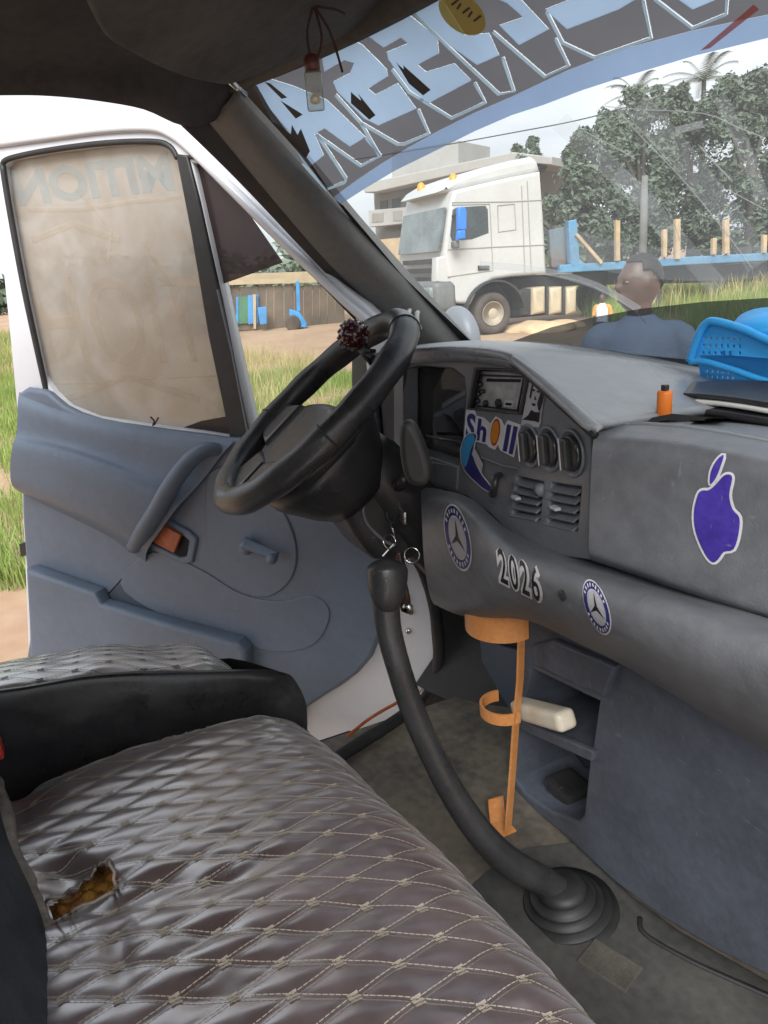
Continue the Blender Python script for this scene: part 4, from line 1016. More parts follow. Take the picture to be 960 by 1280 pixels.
# star roundels on the bolster
def kind0(o): o['kind'] = 'stuff'; return o
def roundel(quad, label):
    # quad: centre, half axes in px
    cx, cy, ax, ay, bx, by = quad
    def E(r, n=36, a0=0): return [(cx+r*(cos(2*pi*k/n+a0)*ax+sin(2*pi*k/n+a0)*bx), cy+r*(cos(2*pi*k/n+a0)*ay+sin(2*pi*k/n+a0)*by)) for k in range(n)]
    def pt(a, r): return (cx+r*(cos(a)*ax+sin(a)*bx), cy+r*(cos(a)*ay+sin(a)*by))
    s = tag(decal('star_sticker', [E(1.0)], bosf, .0008, 'sticker_white', None, 6), label, 'sticker', None)
    def ring(nm, r0, r1, m, off):
        a, b = E(r1), E(r0); decal(nm, [[a[i], a[(i+1) % 36], b[(i+1) % 36], b[i]] for i in range(36)], bosf, off, m, s, 6)
    ring('blue_ring', .66, .93, 'sticker_navy', .0013)
    decal('roundel_field', [E(.62)], bosf, .0013, 'sticker_grey', s, 6)
    # lettering marks round the ring
    T = []
    for k in range(24):
        if k in (0, 1, 11, 12, 13, 23): continue
        a = 2*pi*k/24
        T.append([pt(a-.07, .73), pt(a+.05, .73), pt(a+.05, .86), pt(a-.07, .86)])
    kind0(decal('ring_lettering', T, bosf, .0018, 'sticker_white', s, 6))
    st_ = []
    for k in range(3):
        a = -pi/2+k*2*pi/3; st_.append([pt(a, .60), pt(a+1.05, .10), (cx, cy), pt(a-1.05, .10)])
    decal('three_pointed_star', st_, bosf, .0019, 'sticker_black', s, 6)
    return s
roundel((573, 672, 17, 9, 4.5, 41), 'blue ringed three pointed star sticker left of the year number')
roundel((747, 759, 17, 9, 6, 33), 'smaller blue ringed three pointed star sticker below the glove panel')
# year number
yq = [(622, 684), (673, 711), (677, 753), (627, 727)]
yr_ = tag(decal_tris('year_sticker', text_tris('2026', [(620, 683), (675, 710), (679, 755), (625, 728)], offset=.05, maxlen=5, space=1.2), bosf, .0008, 'sticker_white', None), 'white edged year number sticker reading 2026 on the dash roll', 'sticker')
decal_tris('year_backing', text_tris('2026', [(619, 681), (676, 709), (680, 757), (624, 729)], offset=.085, maxlen=5, space=1.2), bosf, .0005, 'sticker_white', yr_)
decal_tris('year_digits', text_tris('2026', yq, offset=.006, maxlen=5, space=1.2), bosf, .0014, 'sticker_black', yr_)
# fuel lettering sticker
def SQ(a, b):   # unit coords on the lettering sticker (0..1) -> px
    TL, TR, BR, BL = V((583, 512)), V((651, 530)), V((643, 571)), V((580, 550))
    return tuple((TL*(1-a)+TR*a)*(1-b)+(BL*(1-a)+BR*a)*b)
sh = tag(decal('lettering_sticker', [[SQ(0, .0), SQ(.16, -.05), SQ(.2, .1), SQ(.34, .1), SQ(.46, .22), SQ(.54, -.04), SQ(.66, .02), SQ(.72, .18), SQ(.76, -.02), SQ(1.01, .02), SQ(1.0, 1.02), SQ(.72, .95), SQ(.66, .8), SQ(.62, .98), SQ(.5, .96), SQ(.44, .9), SQ(.24, .92), SQ(.0, 1.0)]], fsurf, .0004, 'sticker_white', None, 12), 'navy lettering sticker with an orange shell emblem under the radio slot', 'sticker')
def letter_tris(ch, a0, b0, a1, b1, off): return text_tris(ch, [SQ(a0, b0), SQ(a1, b0), SQ(a1, b1), SQ(a0, b1)], offset=off)
for ch, a0, b0, a1, b1 in (('S', .03, .07, .20, .92), ('h', .24, .16, .42, .86), ('l', .77, .10, .85, .93), ('l', .89, .10, .97, .95)):
    decal_tris('letter', letter_tris(ch, a0, b0, a1, b1, .035), fsurf, .0009, 'sticker_navy', sh)
def SE(r): return [SQ(.58+r*.085*cos(a), .46+r*.44*sin(a)*(1 if sin(a) < 0 else .95)) for a in [2*pi*k/20 for k in range(20)]]
decal('shell_border', [SE(1.0)], fsurf, .0009, 'sticker_red', sh); decal('shell_emblem', [SE(.82)], fsurf, .0013, 'sticker_orange', sh)
# swoosh sticker
def Z7(L): return [(560+a/5.333, 440+b/5.333) for a, b in L]
swo = smoothpoly(Z7([(190, 545), (150, 545), (115, 580), (95, 650), (100, 730), (130, 800), (190, 860), (240, 905), (290, 930), (300, 905), (240, 830), (200, 760), (175, 690), (180, 620), (195, 570)]), 2)
ss = tag(decal('swoosh_sticker', [grow(swo, 1.3)], fsurf, .0015, 'sticker_white', None, 12), 'curved blue and navy swoosh sticker with white edge below the lettering', 'sticker')
decal('navy_print', [swo], fsurf, .0020, 'sticker_navy', ss, 12)
decal('sky_print', [smoothpoly(Z7([(185, 552), (150, 552), (118, 585), (100, 655), (105, 720), (125, 770), (150, 700), (165, 640), (185, 600)]), 2)], fsurf, .0024, 'sticker_sky', ss, 12)
decal('tag_print', [Z7([(185, 630), (245, 745), (235, 805), (170, 680)])], fsurf, .0026, 'sticker_grey', ss, 12)
# portrait sticker: a plain dark-haired face, generic
po = tag(decal('portrait_sticker', [smoothpoly(Z7([(560, 130), (650, 140), (668, 165), (655, 250), (625, 420), (610, 500), (500, 490), (495, 460), (520, 330), (540, 180)]), 2)], fsurf, .0006, 'sticker_grey', None, 12), 'black and white portrait sticker of a dark haired face beside the radio', 'sticker')
decal('dark_hair', [smoothpoly(Z7([(570, 195), (605, 175), (640, 195), (650, 250), (640, 320), (615, 400), (600, 340), (625, 260), (600, 205), (575, 220), (560, 300), (548, 300)]), 2)], fsurf, .0011, 'sticker_black', po, 12)
decal('dark_features', [Z7([(562, 245), (585, 250), (584, 262), (562, 258)]), Z7([(598, 255), (618, 260), (616, 272), (598, 268)]), Z7([(585, 290), (596, 320), (580, 318)]), Z7([(566, 340), (590, 345), (586, 362), (566, 356)])], fsurf, .0012, 'sticker_black', po, 12)
decal('dark_collar', [Z7([(560, 385), (585, 400), (620, 400), (612, 470), (580, 460), (500, 450), (540, 420)])], fsurf, .0012, 'sticker_black', po, 12)

# ================================================================== LOOSE THINGS IN THE CAB
ob = empty('bottle_bracket', onZ(620, 1022, GZ), 'orange painted metal bottle bracket with curved bands standing beside the console', 'bracket')
OY = .60
bpth = [onY(x, y, OY) for x, y in ((652, 790), (650, 850), (645, 900), (641, 960), (634, 1012))]
def flat_bar(path, w, t, wd):
    vs, fs = [], []
    P = [V(p) for p in path]
    for i in range(len(P)):
        tg = (P[min(i+1, len(P)-1)]-P[max(i-1, 0)]).normalized(); s = (V(wd)-tg*V(wd).dot(tg)).normalized(); n = tg.cross(s)
        for a, b in ((-1, -1), (1, -1), (1, 1), (-1, 1)): vs.append(P[i]+s*a*w/2+n*b*t/2)
    for i in range(len(P)-1):
        for k in range(4): fs.append((i*4+k, i*4+(k+1) % 4, i*4+4+(k+1) % 4, i*4+4+k))
    fs += [(3, 2, 1, 0), tuple((len(P)-1)*4+k for k in range(4))]
    return mesh(vs, fs)
fo_z = onZ(634, 1012, GZ)
bpth = [onY(652, 785, .62), onY(650, 850, .62), onY(645, 900, .615), onY(641, 960, .61), V((onY(634, 1018, .60).x, .60, GZ+.004))]
obj('upright', flat_bar(bpth, .016, .004, (.4, -1, 0)), 'orange_metal', ob)
def arcband(c, r, a0, a1, n=16): return [c+V((cos(radians(a0+(a1-a0)*k/n))*r, sin(radians(a0+(a1-a0)*k/n))*r, 0)) for k in range(n+1)]
tcn = onY(652, 782, .62)+V((-.055, .0, 0))
obj('top_band', flat_bar(arcband(tcn, .058, -150, 10), .048, .004, (0, 0, 1)), 'orange_metal', ob)
mcn = onY(645, 897, .615)+V((-.036, .0, 0))
obj('middle_band', flat_bar(arcband(mcn, .038, -200, 10, 20), .020, .004, (0, 0, 1)), 'orange_metal', ob)
e = bpth[-1]
obj('foot', flat_bar([e+V((.004, 0, 0)), e+V((-.03, .0, .0)), e+V((-.05, .01, .012)), e+V((-.055, .012, .03))], .03, .004, (0, 1, 0)), 'orange_metal', ob)
sa_, sb_ = LP.px(648, 884, .010), LP.px(710, 901, .010); sx_ = (sb_-sa_).normalized(); sy_ = LP.n.cross(sx_).normalized()
soap = obj('soap_bar', rbox((sa_+sb_)/2, ((sb_-sa_).length, .033, .036), .012, Matrix((sx_, sy_, LP.n)).transposed(), 4), 'cream', None, True)
tag(soap, 'rounded cream coloured bar lying on the console shelf edge', 'bar')
# orange lighter
lt = empty('lighter', GP.px(830, 520), 'orange cigarette lighter standing on the dash top', 'lighter')
lp_ = onY(830, 519, .575); K2 = (lp_-CO).dot(CD)/960
obj('lighter_body', lathe([(.0065, 0), (.0075, .001), (.0075, .024), (.007, .026)], lp_-V((0, 0, .001)), (0, 0, 1), 20), 'orange_plastic', lt, True)
obj('lighter_head', rbox(lp_+V((0, 0, .028)), (.006, .006, .006), .001), 'black_plastic', lt)
# dark folder and papers in the tray
fd = empty('document_folder', onY(930, 520, .62), 'dark folder of papers lying on the dash under the basket', 'folder')
fz = 1.443
FQ = [onZ(838, 512, fz), onZ(1080, 545, fz), onZ(1080, 500, fz), onZ(850, 500, fz)]
def slab(q, z0, th, m, nm, sag=0.):
    g = []
    for i in range(5):
        r = []
        for j in range(7):
            a, b = q[0].lerp(q[1], j/6), q[3].lerp(q[2], j/6); p = a.lerp(b, i/4); r.append(V((p.x, p.y, z0+sag*sin(j*1.1)*.5+sag*(i/4))))
        g.append(r)
    return solid(obj(nm, patch(g, 3), m, fd, True), th, -1)
slab(FQ, fz+.004, .006, 'dark_folder', 'cover', .002); slab([p+V((.01, .01, 0)) for p in FQ], fz+.011, .004, 'paper', 'sheets', .003); slab([p+V((.006, .012, 0)) for p in FQ], fz+.017, .004, 'dark_folder', 'cover', .003)
# lidded blue basket, tipped open
bkc = onZ(925, 493, fz+.02)
bk = empty('plastic_basket', bkc, 'bright blue perforated plastic basket lying tipped on the dash', 'basket')
BY = .74
BP = Plane(onY(900, 470, BY), (.25, -1, .05))
lo = [(872, 452), (876, 475), (872, 488), (880, 495), (940, 496), (985, 500), (1060, 505), (1060, 440), (930, 425), (880, 435)]
up_ = [(865, 448), (876, 420), (884, 406), (894, 404), (930, 414), (968, 428), (1060, 455), (1060, 500), (962, 478), (915, 462), (878, 450)]
def dots(quad, nx, ny, w=1.2, h=1.6):
    H = []; a, b, c, d = (V(p) for p in quad)
    for i in range(nx):
        for j in range(ny):
            u, v = (i+.5)/nx, (j+.5)/ny; p = (a.lerp(b, u)).lerp(d.lerp(c, u), v); H.append([(p.x-w, p.y-h), (p.x+w, p.y-h), (p.x+w, p.y+h), (p.x-w, p.y+h)])
    return H
plate('lower_tray', lo, BP, .004, 'blue_plastic', bk, h=-.03, bevel=.001, holes=dots([(880, 460), (920, 463), (918, 476), (880, 474)], 6, 2))
plate('upper_tray', up_, BP, .004, 'blue_plastic', bk, h=.0, bevel=.001, holes=dots([(878, 418), (928, 420), (928, 446), (874, 446)], 7, 3))
ru = [(862, 452), (873, 420), (882, 405), (894, 402), (930, 412), (968, 428), (1062, 456)]
obj('rim', tube(spline([BP.px(x, y, .004) for x, y in ru], 5), .005, 8), 'blue_plastic', bk, True)
rl_ = [(862, 452), (880, 452), (915, 462), (962, 478), (1062, 503)]
obj('rim', tube(spline([BP.px(x, y, .004) for x, y in rl_], 5), .004, 8), 'blue_plastic', bk, True)
obj('tray_floor', patch([[BP.px(894, 404, 0), BP.px(930, 414, 0), BP.px(968, 428, 0), BP.px(1060, 455, 0)], [BP.px(905, 403, -.09), BP.px(945, 402, -.09), BP.px(985, 408, -.09), BP.px(1060, 425, -.09)]], 4), 'blue_plastic', bk, True)
obj('end_wall', patch([[BP.px(872, 490, -.03), BP.px(876, 495, -.03)], [BP.px(872, 490, -.10), BP.px(876, 495, -.10)]], 3), 'blue_plastic', bk, True)
obj('tray_base', patch([[BP.px(874, 492, -.03), BP.px(940, 496, -.03), BP.px(1060, 505, -.03)], [BP.px(874, 478, -.12), BP.px(940, 480, -.12), BP.px(1060, 485, -.12)]], 3), 'blue_plastic', bk, True)
obj('corner_handle', lathe([(.022, 0), (.024, .006), (.020, .012)], BP.px(952, 408, -.02), (.1, -.5, .9), 20, sx=1.3), 'blue_plastic', bk, True)
pp = patch([[BP.px(920, 408, -.008), BP.px(938, 412, -.004), BP.px(955, 416, -.004)], [BP.px(922, 402, -.06), BP.px(942, 404, -.05), BP.px(960, 409, -.05)]], 4)
tag(obj('paper_scrap', pp, 'paper', None, True), 'crumpled white paper scrap lying on top of the blue basket', 'paper')
obj('tray_well', rbox((.0, 0, 0), (.01, .01, .01), 0), 'dark_hole', None) if False else None
decal('tray_recess', [[(800, 534), (830, 525), (862, 527), (960, 541), (1080, 565), (1080, 552), (960, 527), (870, 520), (840, 517), (815, 522)]], bvh_surf(ptop), .001, 'dark_hole', dash, 20)
decal('pad_seam', ribbon_px([(734, 441), (752, 462), (775, 490), (801, 522)], 2.2), bvh_surf(top, ptop), .0008, 'black_rubber', dash, 14)

# ================================================================== OUTSIDE
mat('ground_dirt', (.31, .19, .12), .95, col2=(.42, .30, .20), scale=.5, bump=.6, bscale=9, detail=9)
mat('grass_green', (.17, .25, .06), .7, col2=(.27, .34, .10), scale=1.2, spec=.2)
mat('grass_dry', (.46, .38, .19), .8, col2=(.32, .31, .13), scale=1.5, spec=.2)
mat('leaf', (.075, .105, .075), .5, col2=(.14, .18, .125), scale=1.1, spec=.3)
mat('leaf_b', (.09, .12, .085), .5, col2=(.15, .19, .13), scale=1.3, spec=.3)
mat('palm_leaf', (.15, .18, .12), .5, var=.3, scale=3)
mat('bark', (.06, .052, .042), .9, var=.3, scale=8, bump=.5, bscale=20)
mat('truck_white', (.50, .51, .50), .32, var=.06, scale=1.5, coat=.2)
mat('truck_line', (.30, .30, .28), .6)
mat('truck_dark', (.035, .035, .036), .6, var=.3, scale=3)
mat('truck_grey', (.14, .15, .15), .55, var=.2, scale=3)
mat('truck_glass', (.05, .065, .07), .08, spec=.6, var=.3, scale=2)
mat('truck_glass_light', (.15, .185, .19), .12, spec=.6, var=.35, scale=2)
mat('tank_cream', (.50, .42, .29), .5, var=.12, scale=2)
mat('tyre', (.075, .060, .050), .9, var=.25, scale=4)
mat('rim_tan', (.42, .36, .27), .6, var=.15, scale=6)
mat('hub_light', (.55, .50, .42), .5)
mat('mirror_blue', (.03, .20, .72), .4)
mat('amber', (.75, .32, .04), .4)
mat('bed_blue', (.10, .26, .42), .6, var=.25, scale=2)
mat('bulkhead', (.20, .13, .10), .7, col2=(.10, .24, .32), scale=1.3)
mat('stake_wood', (.48, .36, .22), .8, var=.2, scale=5)
mat('concrete', (.25, .245, .23), .9, var=.15, scale=.8)
mat('pole_grey', (.17, .17, .165), .9, var=.15, scale=2)
mat('concrete_light', (.36, .36, .345), .9, var=.08, scale=.6)
mat('window_far', (.08, .09, .10), .3)
mat('plank_wood', (.10, .085, .07), .9, col2=(.17, .13, .10), scale=1.4)
mat('shed_tan', (.42, .33, .22), .9, var=.15, scale=2)
mat('paint_blue', (.05, .25, .55), .6, var=.2, scale=3)
mat('paint_green', (.05, .17, .10), .6, var=.2, scale=3)
mat('skin', (.085, .048, .034), .45, var=.15, scale=20)
mat('skin_eye', (.16, .14, .13), .4)
mat('hair', (.010, .009, .009), .7)
mat('shirt_blue', (.30, .37, .50), .8, var=.10, scale=14, bump=.4, bscale=25)
mat('trouser', (.04, .045, .06), .85, var=.15, scale=10)
mat('shirt_orange', (.62, .30, .06), .8)
mat('shirt_pale', (.62, .66, .70), .8)
mat('sand', (.55, .40, .24), .95, var=.15, scale=4, bump=.4, bscale=20)

def kind(o, k): o['kind'] = k; return o
kind(obj('ground', mesh([(-600, -600, 0), (600, -600, 0), (600, 600, 0), (-600, 600, 0)], [(0, 1, 2, 3)]), 'ground_dirt'), 'structure')

# ---- grass (uncountable)
def blades(name, spots, m):
    vs, fs = [], []
    for (x, y, h) in spots:
        a = random.uniform(0, 2*pi); w = (.0025+.005*random.random())*(.6+h); l = h*random.uniform(.1, .5); b = random.uniform(0, 2*pi)
        dx, dy = cos(a)*w, sin(a)*w; lx, ly = cos(b)*l, sin(b)*l; n = len(vs)
        vs += [(x-dx, y-dy, 0), (x+dx, y+dy, 0), (x+dx*.7+lx*.35, y+dy*.7+ly*.35, h*.6), (x-dx*.7+lx*.35, y-dy*.7+ly*.35, h*.6), (x+lx, y+ly, h)]
        fs += [(n, n+1, n+2, n+3), (n+3, n+2, n+4)]
    return kind(obj(name, mesh(vs, fs), m), 'stuff')
def scatter(n, poly_px, hmin, hmax, clump=0.):
    """points on the ground inside a pixel outline, evenly over the ground it covers"""
    P = [onZ(x, y, 0) for x, y in poly_px]; Q = [(p.x, p.y) for p in P]
    x0, x1 = min(q[0] for q in Q), max(q[0] for q in Q); y0, y1 = min(q[1] for q in Q), max(q[1] for q in Q); o = []; tries = 0
    while len(o) < n and tries < n*30:
        tries += 1; x, y = random.uniform(x0, x1), random.uniform(y0, y1)
        if not inpoly(x, y, Q): continue
        nn = noise.noise(V((x*.9, y*.9, 0)))
        if clump and nn < random.uniform(-clump, clump)*.8: continue
        o.append((x, y, random.uniform(hmin, hmax)*(1+.5*nn)))
    return o
gs = scatter(70000, [(-260, 470), (120, 470), (120, 740), (-260, 740)], .06, .24, .6) + scatter(30000, [(-200, 428), (90, 428), (90, 470), (-200, 470)], .15, .45, .4)
gs += scatter(16000, [(270, 474), (520, 470), (520, 590), (270, 590)], .05, .20, .5) + scatter(24000, [(690, 366), (1000, 350), (1100, 420), (760, 420)], .25, .55, .4)
blades('grass', gs, 'grass_green')
gd = scatter(3200, [(230, 448), (390, 448), (440, 530), (230, 540)], .10, .34, .9) + scatter(9000, [(-150, 425), (110, 425), (110, 480), (-150, 480)], .2, .55, .5) + scatter(6000, [(690, 358), (1000, 345), (1100, 400), (760, 400)], .4, .8, .4)
blades('dry_grass', gd, 'grass_dry')

# ---- lorry
TF = V((-.08, -.997, 0)).normalized(); TN = V((.997, -.08, 0)).normalized(); FAR = -TN
T0_ = onZ(618, 418, 0)
TP = Plane(T0_, TN)
trk = empty('truck', T0_+FAR*1.2, 'white tractor truck with tall cab, blue mirror and dusty wheels', 'truck')
cab = [(563, 378), (561, 350), (555, 315), (563, 256), (567, 238), (600, 230), (640, 221), (676, 214), (680, 270), (684, 342), (640, 346), (616, 350), (598, 362), (589, 381)]
plate('cab_body', cab, TP, 2.45, 'truck_white', trk, h=0, bevel=.07)
plate('roof_fairing', [(548, 240), (556, 230), (572, 220), (604, 209), (640, 200), (666, 195), (673, 200), (677, 216), (640, 224), (600, 233), (566, 241)], TP, 2.1, 'truck_white', trk, h=-.17, bevel=.12)
NT, NB = TP.px(562, 259), TP.px(554, 314)
def quadslab(name, a, b, c, d, th, m, parent):
    n = (b-a).cross(d-a).normalized()
    if n.dot(CO-a) < 0: n = -n
    vs = [a, b, c, d, a+n*th, b+n*th, c+n*th, d+n*th]
    return obj(name, mesh(vs, [(3, 2, 1, 0), (4, 5, 6, 7), (0, 1, 5, 4), (1, 2, 6, 5), (2, 3, 7, 6), (3, 0, 4, 7)]), m, parent)
W_ = FAR*2.25
quadslab('windscreen', NT+FAR*.1+TF*.02, NB+FAR*.1+TF*.02, NB+W_+TF*.02, NT+W_+TF*.02, .05, 'truck_glass_light', trk)
GB = TP.px(559, 322)
for k in range(4):
    a = GB+V((0, 0, -k*.18))+TF*(.06+.02*k)+FAR*.3
    quadslab('grille_bar', a, a+V((0, 0, -.10)), a+FAR*1.8+V((0, 0, -.10)), a+FAR*1.8, .05, 'truck_dark' if k < 3 else 'truck_grey', trk)
HB = TP.px(563, 352)
bpm = obj('bumper', rbox(HB+TF*.12+FAR*1.2+V((0, 0, -.28)), (2.45, .5, .62), .12, Matrix((TN, TF, V((0, 0, 1)))).transposed()), 'truck_grey', trk, True)
for k in (0, 1):
    c = HB+TF*.36+FAR*(.32+k*1.75)+V((0, 0, -.2))
    obj('headlight', rbox(c, (.5, .14, .24), .05, Matrix((TN, TF, V((0, 0, 1)))).transposed()), 'truck_glass_light', trk, True)
plate('front_corner', [(561, 318), (555, 320), (546, 322), (545, 352), (560, 354), (564, 352)], TP, .25, 'truck_white', trk, h=-.02, bevel=.03)
plate('side_window', [(566, 262), (572, 259), (607, 257), (610, 262), (611, 291), (590, 299), (565, 301), (563, 294)], TP, .04, 'truck_glass', trk, h=.012, bevel=.01)
def tline(name, L, r=.012, m='truck_line', closed=False):
    obj(name, tube([TP.px(x, y, .004) for x, y in L], r, 5, closed=closed), m, trk)
tline('door_gap', [(565, 256), (612, 255), (614, 290), (616, 338), (560, 346)]); tline('panel_gap', [(612, 309), (682, 306)]); tline('panel_gap', [(652, 232), (656, 340)]); tline('panel_gap', [(659, 226), (664, 338)])
tline('panel_gap', [(565, 253), (640, 252), (677, 250)]); tline('panel_gap', [(560, 312), (614, 309)])
tline('side_panel_line', [(622, 257), (643, 255), (645, 287), (623, 290)], closed=True)
plate('door_handle', [(598, 332), (612, 332), (612, 337), (598, 338)], TP, .04, 'truck_dark', trk, h=.03)
plate('side_mirror', [(573, 259), (581, 258), (584, 263), (584, 286), (580, 288), (573, 287)], TP, .12, 'mirror_blue', trk, h=.36, bevel=.03)
plate('side_mirror', [(573, 288), (582, 287), (583, 298), (572, 300)], TP, .12, 'mirror_blue', trk, h=.36, bevel=.03)
obj('mirror_arm', tube([TP.px(573, 268, .3), TP.px(566, 270, .0)], .03, 6), 'truck_dark', trk)
obj('kerb_mirror', rbox(TP.px(569, 306, .2), (.16, .12, .14), .03), 'truck_grey', trk, True)
for (px, py, h) in ((527, 236, -1.6), (567, 226, -.3)):
    obj('roof_beacon', lathe([(.09, 0), (.10, .04), (.08, .2), (.03, .25)], TP.px(px, py+8, h), (0, 0, 1), 14), 'amber', trk, True)
# fender and wheel
WH = TP.px(617, 392); wr = WH.z
arcp = [WH+V((0, 0, 0))+TF*(cos(radians(a))*.68)+V((0, 0, sin(radians(a))*.66)) for a in range(10, 176, 11)]
obj('mudguard', flat_bar([p+FAR*.16 for p in arcp], .55, .04, tuple(FAR)), 'truck_dark', trk)
plate('wheel_bay', [(592, 386), (598, 366), (612, 356), (640, 350), (684, 346), (700, 350), (700, 392), (640, 398)], TP, 1.6, 'truck_dark', trk, h=-.55)
def wheel(c, axis, R, parent):
    t = obj('wheel', lathe([(R*.62, -.15), (R*.93, -.15), (R, -.10), (R, .10), (R*.93, .15), (R*.62, .15), (R*.60, .10)], c, axis, 32), 'tyre', parent, True)
    obj('wheel_rim', lathe([(R*.60, .13), (R*.56, .14), (R*.50, .06), (R*.32, .04), (R*.30, .12), (R*.2, .14)], c, axis, 28), 'rim_tan', t, True)
    for k in range(10):
        a = 2*pi*k/10; x, y, z = frame(axis)
        obj('wheel_nut', lathe([(.03, .04), (.03, .08)], c+x*cos(a)*R*.42+y*sin(a)*R*.42, axis, 6), 'hub_light', t)
wheel(WH+FAR*.15, TN, wr, trk)
wheel(WH+FAR*2.1, TN, wr, trk)
wheel(WH+FAR*.15-TF*3.9, TN, wr, trk)
wheel(WH+FAR*2.1-TF*3.9, TN, wr, trk)
for (a, b) in ((666, 683), (687, 704), (708, 722)):
    plate('fuel_tank', [(a, 360), (b, 358), (b, 391), (a, 394)], TP, .65, 'tank_cream', trk, h=-.05, bevel=.09)
for px in (685, 706): plate('tank_strap', [(px-1.5, 358), (px+1.5, 358), (px+1.5, 394), (px-1.5, 394)], TP, .68, 'truck_dark', trk, h=-.03, bevel=.03)
plate('battery_box', [(650, 362), (664, 361), (664, 394), (650, 394)], TP, .5, 'truck_dark', trk, h=-.1, bevel=.04)
plate('chassis_rail', [(640, 346), (800, 338), (800, 352), (640, 362)], TP, .9, 'truck_dark', trk, h=-.7)
# ---- trailer
trl = empty('flatbed_trailer', TP.px(880, 360), 'blue flatbed trailer with wooden side stakes behind the white truck', 'trailer')
plate('bed_rail', [(700, 331), (760, 328), (860, 321), (960, 316), (1060, 311), (1060, 320), (960, 326), (860, 331), (760, 338), (700, 341)], TP, .12, 'bed_blue', trl, h=-.1, bevel=.02)
plate('bed_floor', [(692, 334), (1060, 315), (1060, 322), (692, 342)], TP, 2.3, 'truck_dark', trl, h=-.25)
plate('undercarriage', [(760, 338), (1060, 324), (1060, 345), (940, 352), (760, 356)], TP, 1.4, 'truck_dark', trl, h=-.6)
plate('front_bulkhead', [(686, 288), (712, 282), (714, 332), (690, 336)], TP, .10, 'bulkhead', trl, h=-.35)
plate('front_post', [(711, 276), (721, 274), (725, 325), (735, 331), (714, 334)], TP, .16, 'bed_blue', trl, h=-.1, bevel=.02)
for (x, y0, y1, w) in ((773, 275, 326, 5), (832, 287, 321, 5), (848, 274, 324, 6), (894, 298, 318, 5), (909, 275, 317, 6), (957, 293, 316, 5), (1010, 280, 314, 6)):
    plate('stake', [(x-w/2, y0), (x+w/2, y0+random.uniform(-1, 1)), (x+w/2+random.uniform(-1, 1), y1), (x-w/2, y1)], TP, .09, 'stake_wood', trl, h=-.04, bevel=.008)
plate('leaning_plank', [(720, 294), (723, 292), (754, 327), (751, 330)], TP, .06, 'stake_wood', trl, h=-.03)
for k in (0, 1): wheel(TP.px(1000+k*50, 352-k*3, -.4), TN, .5, trl)

# ---- utility pole and wire
up0 = onZ(803, 352, 0); pole_t = 30
pb = at(803, 330, 24); pb.z = 0
tag(obj('utility_pole', tube([pb, pb+V((0, 0, 2)), pb+V((0, 0, 3.5))], [.13, .12, .09], 10), 'pole_grey', None, True), 'grey concrete utility pole standing behind the flatbed trailer', 'pole')
wa, wb, wc_ = at(540, 184, 30), at(640, 166, 29), at(740, 146, 28)
tag(obj('power_line', tube(spline([at(440, 200, 31), wa, wb, wc_, at(860, 110, 27)], 6), .022, 5), 'truck_dark'), 'thin dark overhead wire crossing the sky above the truck', 'wire')

# ---- building far behind
BPn = Plane(at(530, 330, 40), (.55, -.83, 0))
bl_ = empty('apartment_building', V((at(530, 330, 40).x, at(530, 330, 40).y, 0)), 'grey concrete two storey building with balconies behind the truck', 'building')
plate('lower_wall', [(472, 290), (600, 280), (600, 372), (474, 372)], BPn, 8, 'concrete', bl_, h=0)
plate('upper_wall', [(467, 238), (640, 205), (640, 300), (470, 296)], BPn, 8, 'concrete', bl_, h=-.3)
plate('roof_slab', [(454, 237), (470, 226), (640, 190), (690, 196), (690, 206), (640, 202), (470, 240), (456, 241)], BPn, 9.5, 'concrete_light', bl_, h=.9, bevel=.05)
plate('balcony', [(460, 263), (508, 259), (508, 279), (462, 284)], BPn, 1.2, 'concrete_light', bl_, h=1.1, bevel=.03)
plate('stair_tower', [(490, 190), (573, 176), (573, 225), (490, 235)], BPn, 4, 'concrete_light', bl_, h=-2)
for q in ([(475, 252), (484, 250), (484, 261), (475, 262)], [(490, 249), (500, 247), (500, 258), (490, 260)], [(465, 267), (479, 266), (479, 277), (465, 278)], [(491, 264), (502, 263), (502, 276), (491, 276)], [(480, 304), (492, 303), (492, 318), (480, 318)]):
    hh = 1.13 if q[0][1] in (267, 264) else (.04 if q[0][1] > 300 else -.26)
    plate('window', q, BPn, .1, 'window_far' if hh != 1.13 else 'concrete', bl_, h=hh)
plate('ground_wall', [(470, 300), (500, 297), (500, 372), (470, 372)], BPn, 1, 'shed_tan', bl_, h=1.6)

# ---- trees
def leaf_crown(blobs, n, size, seed):
    rnd = random.Random(seed); vs, fs = [], []
    for _ in range(n):
        c, r = rnd.choice(blobs)
        d = V((rnd.gauss(0, 1), rnd.gauss(0, 1), rnd.gauss(0, 1))).normalized(); rr_ = r*(rnd.random()**.35)
        rr_ *= .8+.45*noise.noise(d*2.1+c*.7)
        p = c+V((d.x, d.y, d.z*.9))*rr_
        u = V((rnd.gauss(0, 1), rnd.gauss(0, 1), rnd.gauss(0, .7))).normalized(); n_ = (d*.8+V((rnd.gauss(0, .5), rnd.gauss(0, .5), rnd.gauss(.3, .5)))).normalized()
        v = n_.cross(u)
        if v.length < .1: continue
        v.normalize(); u = v.cross(n_); s = size*rnd.uniform(.35, 1.45); b = len(vs)
        vs += [p-u*s, p-v*s*.45+n_*s*.1, p+u*s, p+v*s*.45+n_*s*.1]; fs.append((b, b+1, b+2, b+3))
    return mesh(vs, fs)
tree_fill = 1
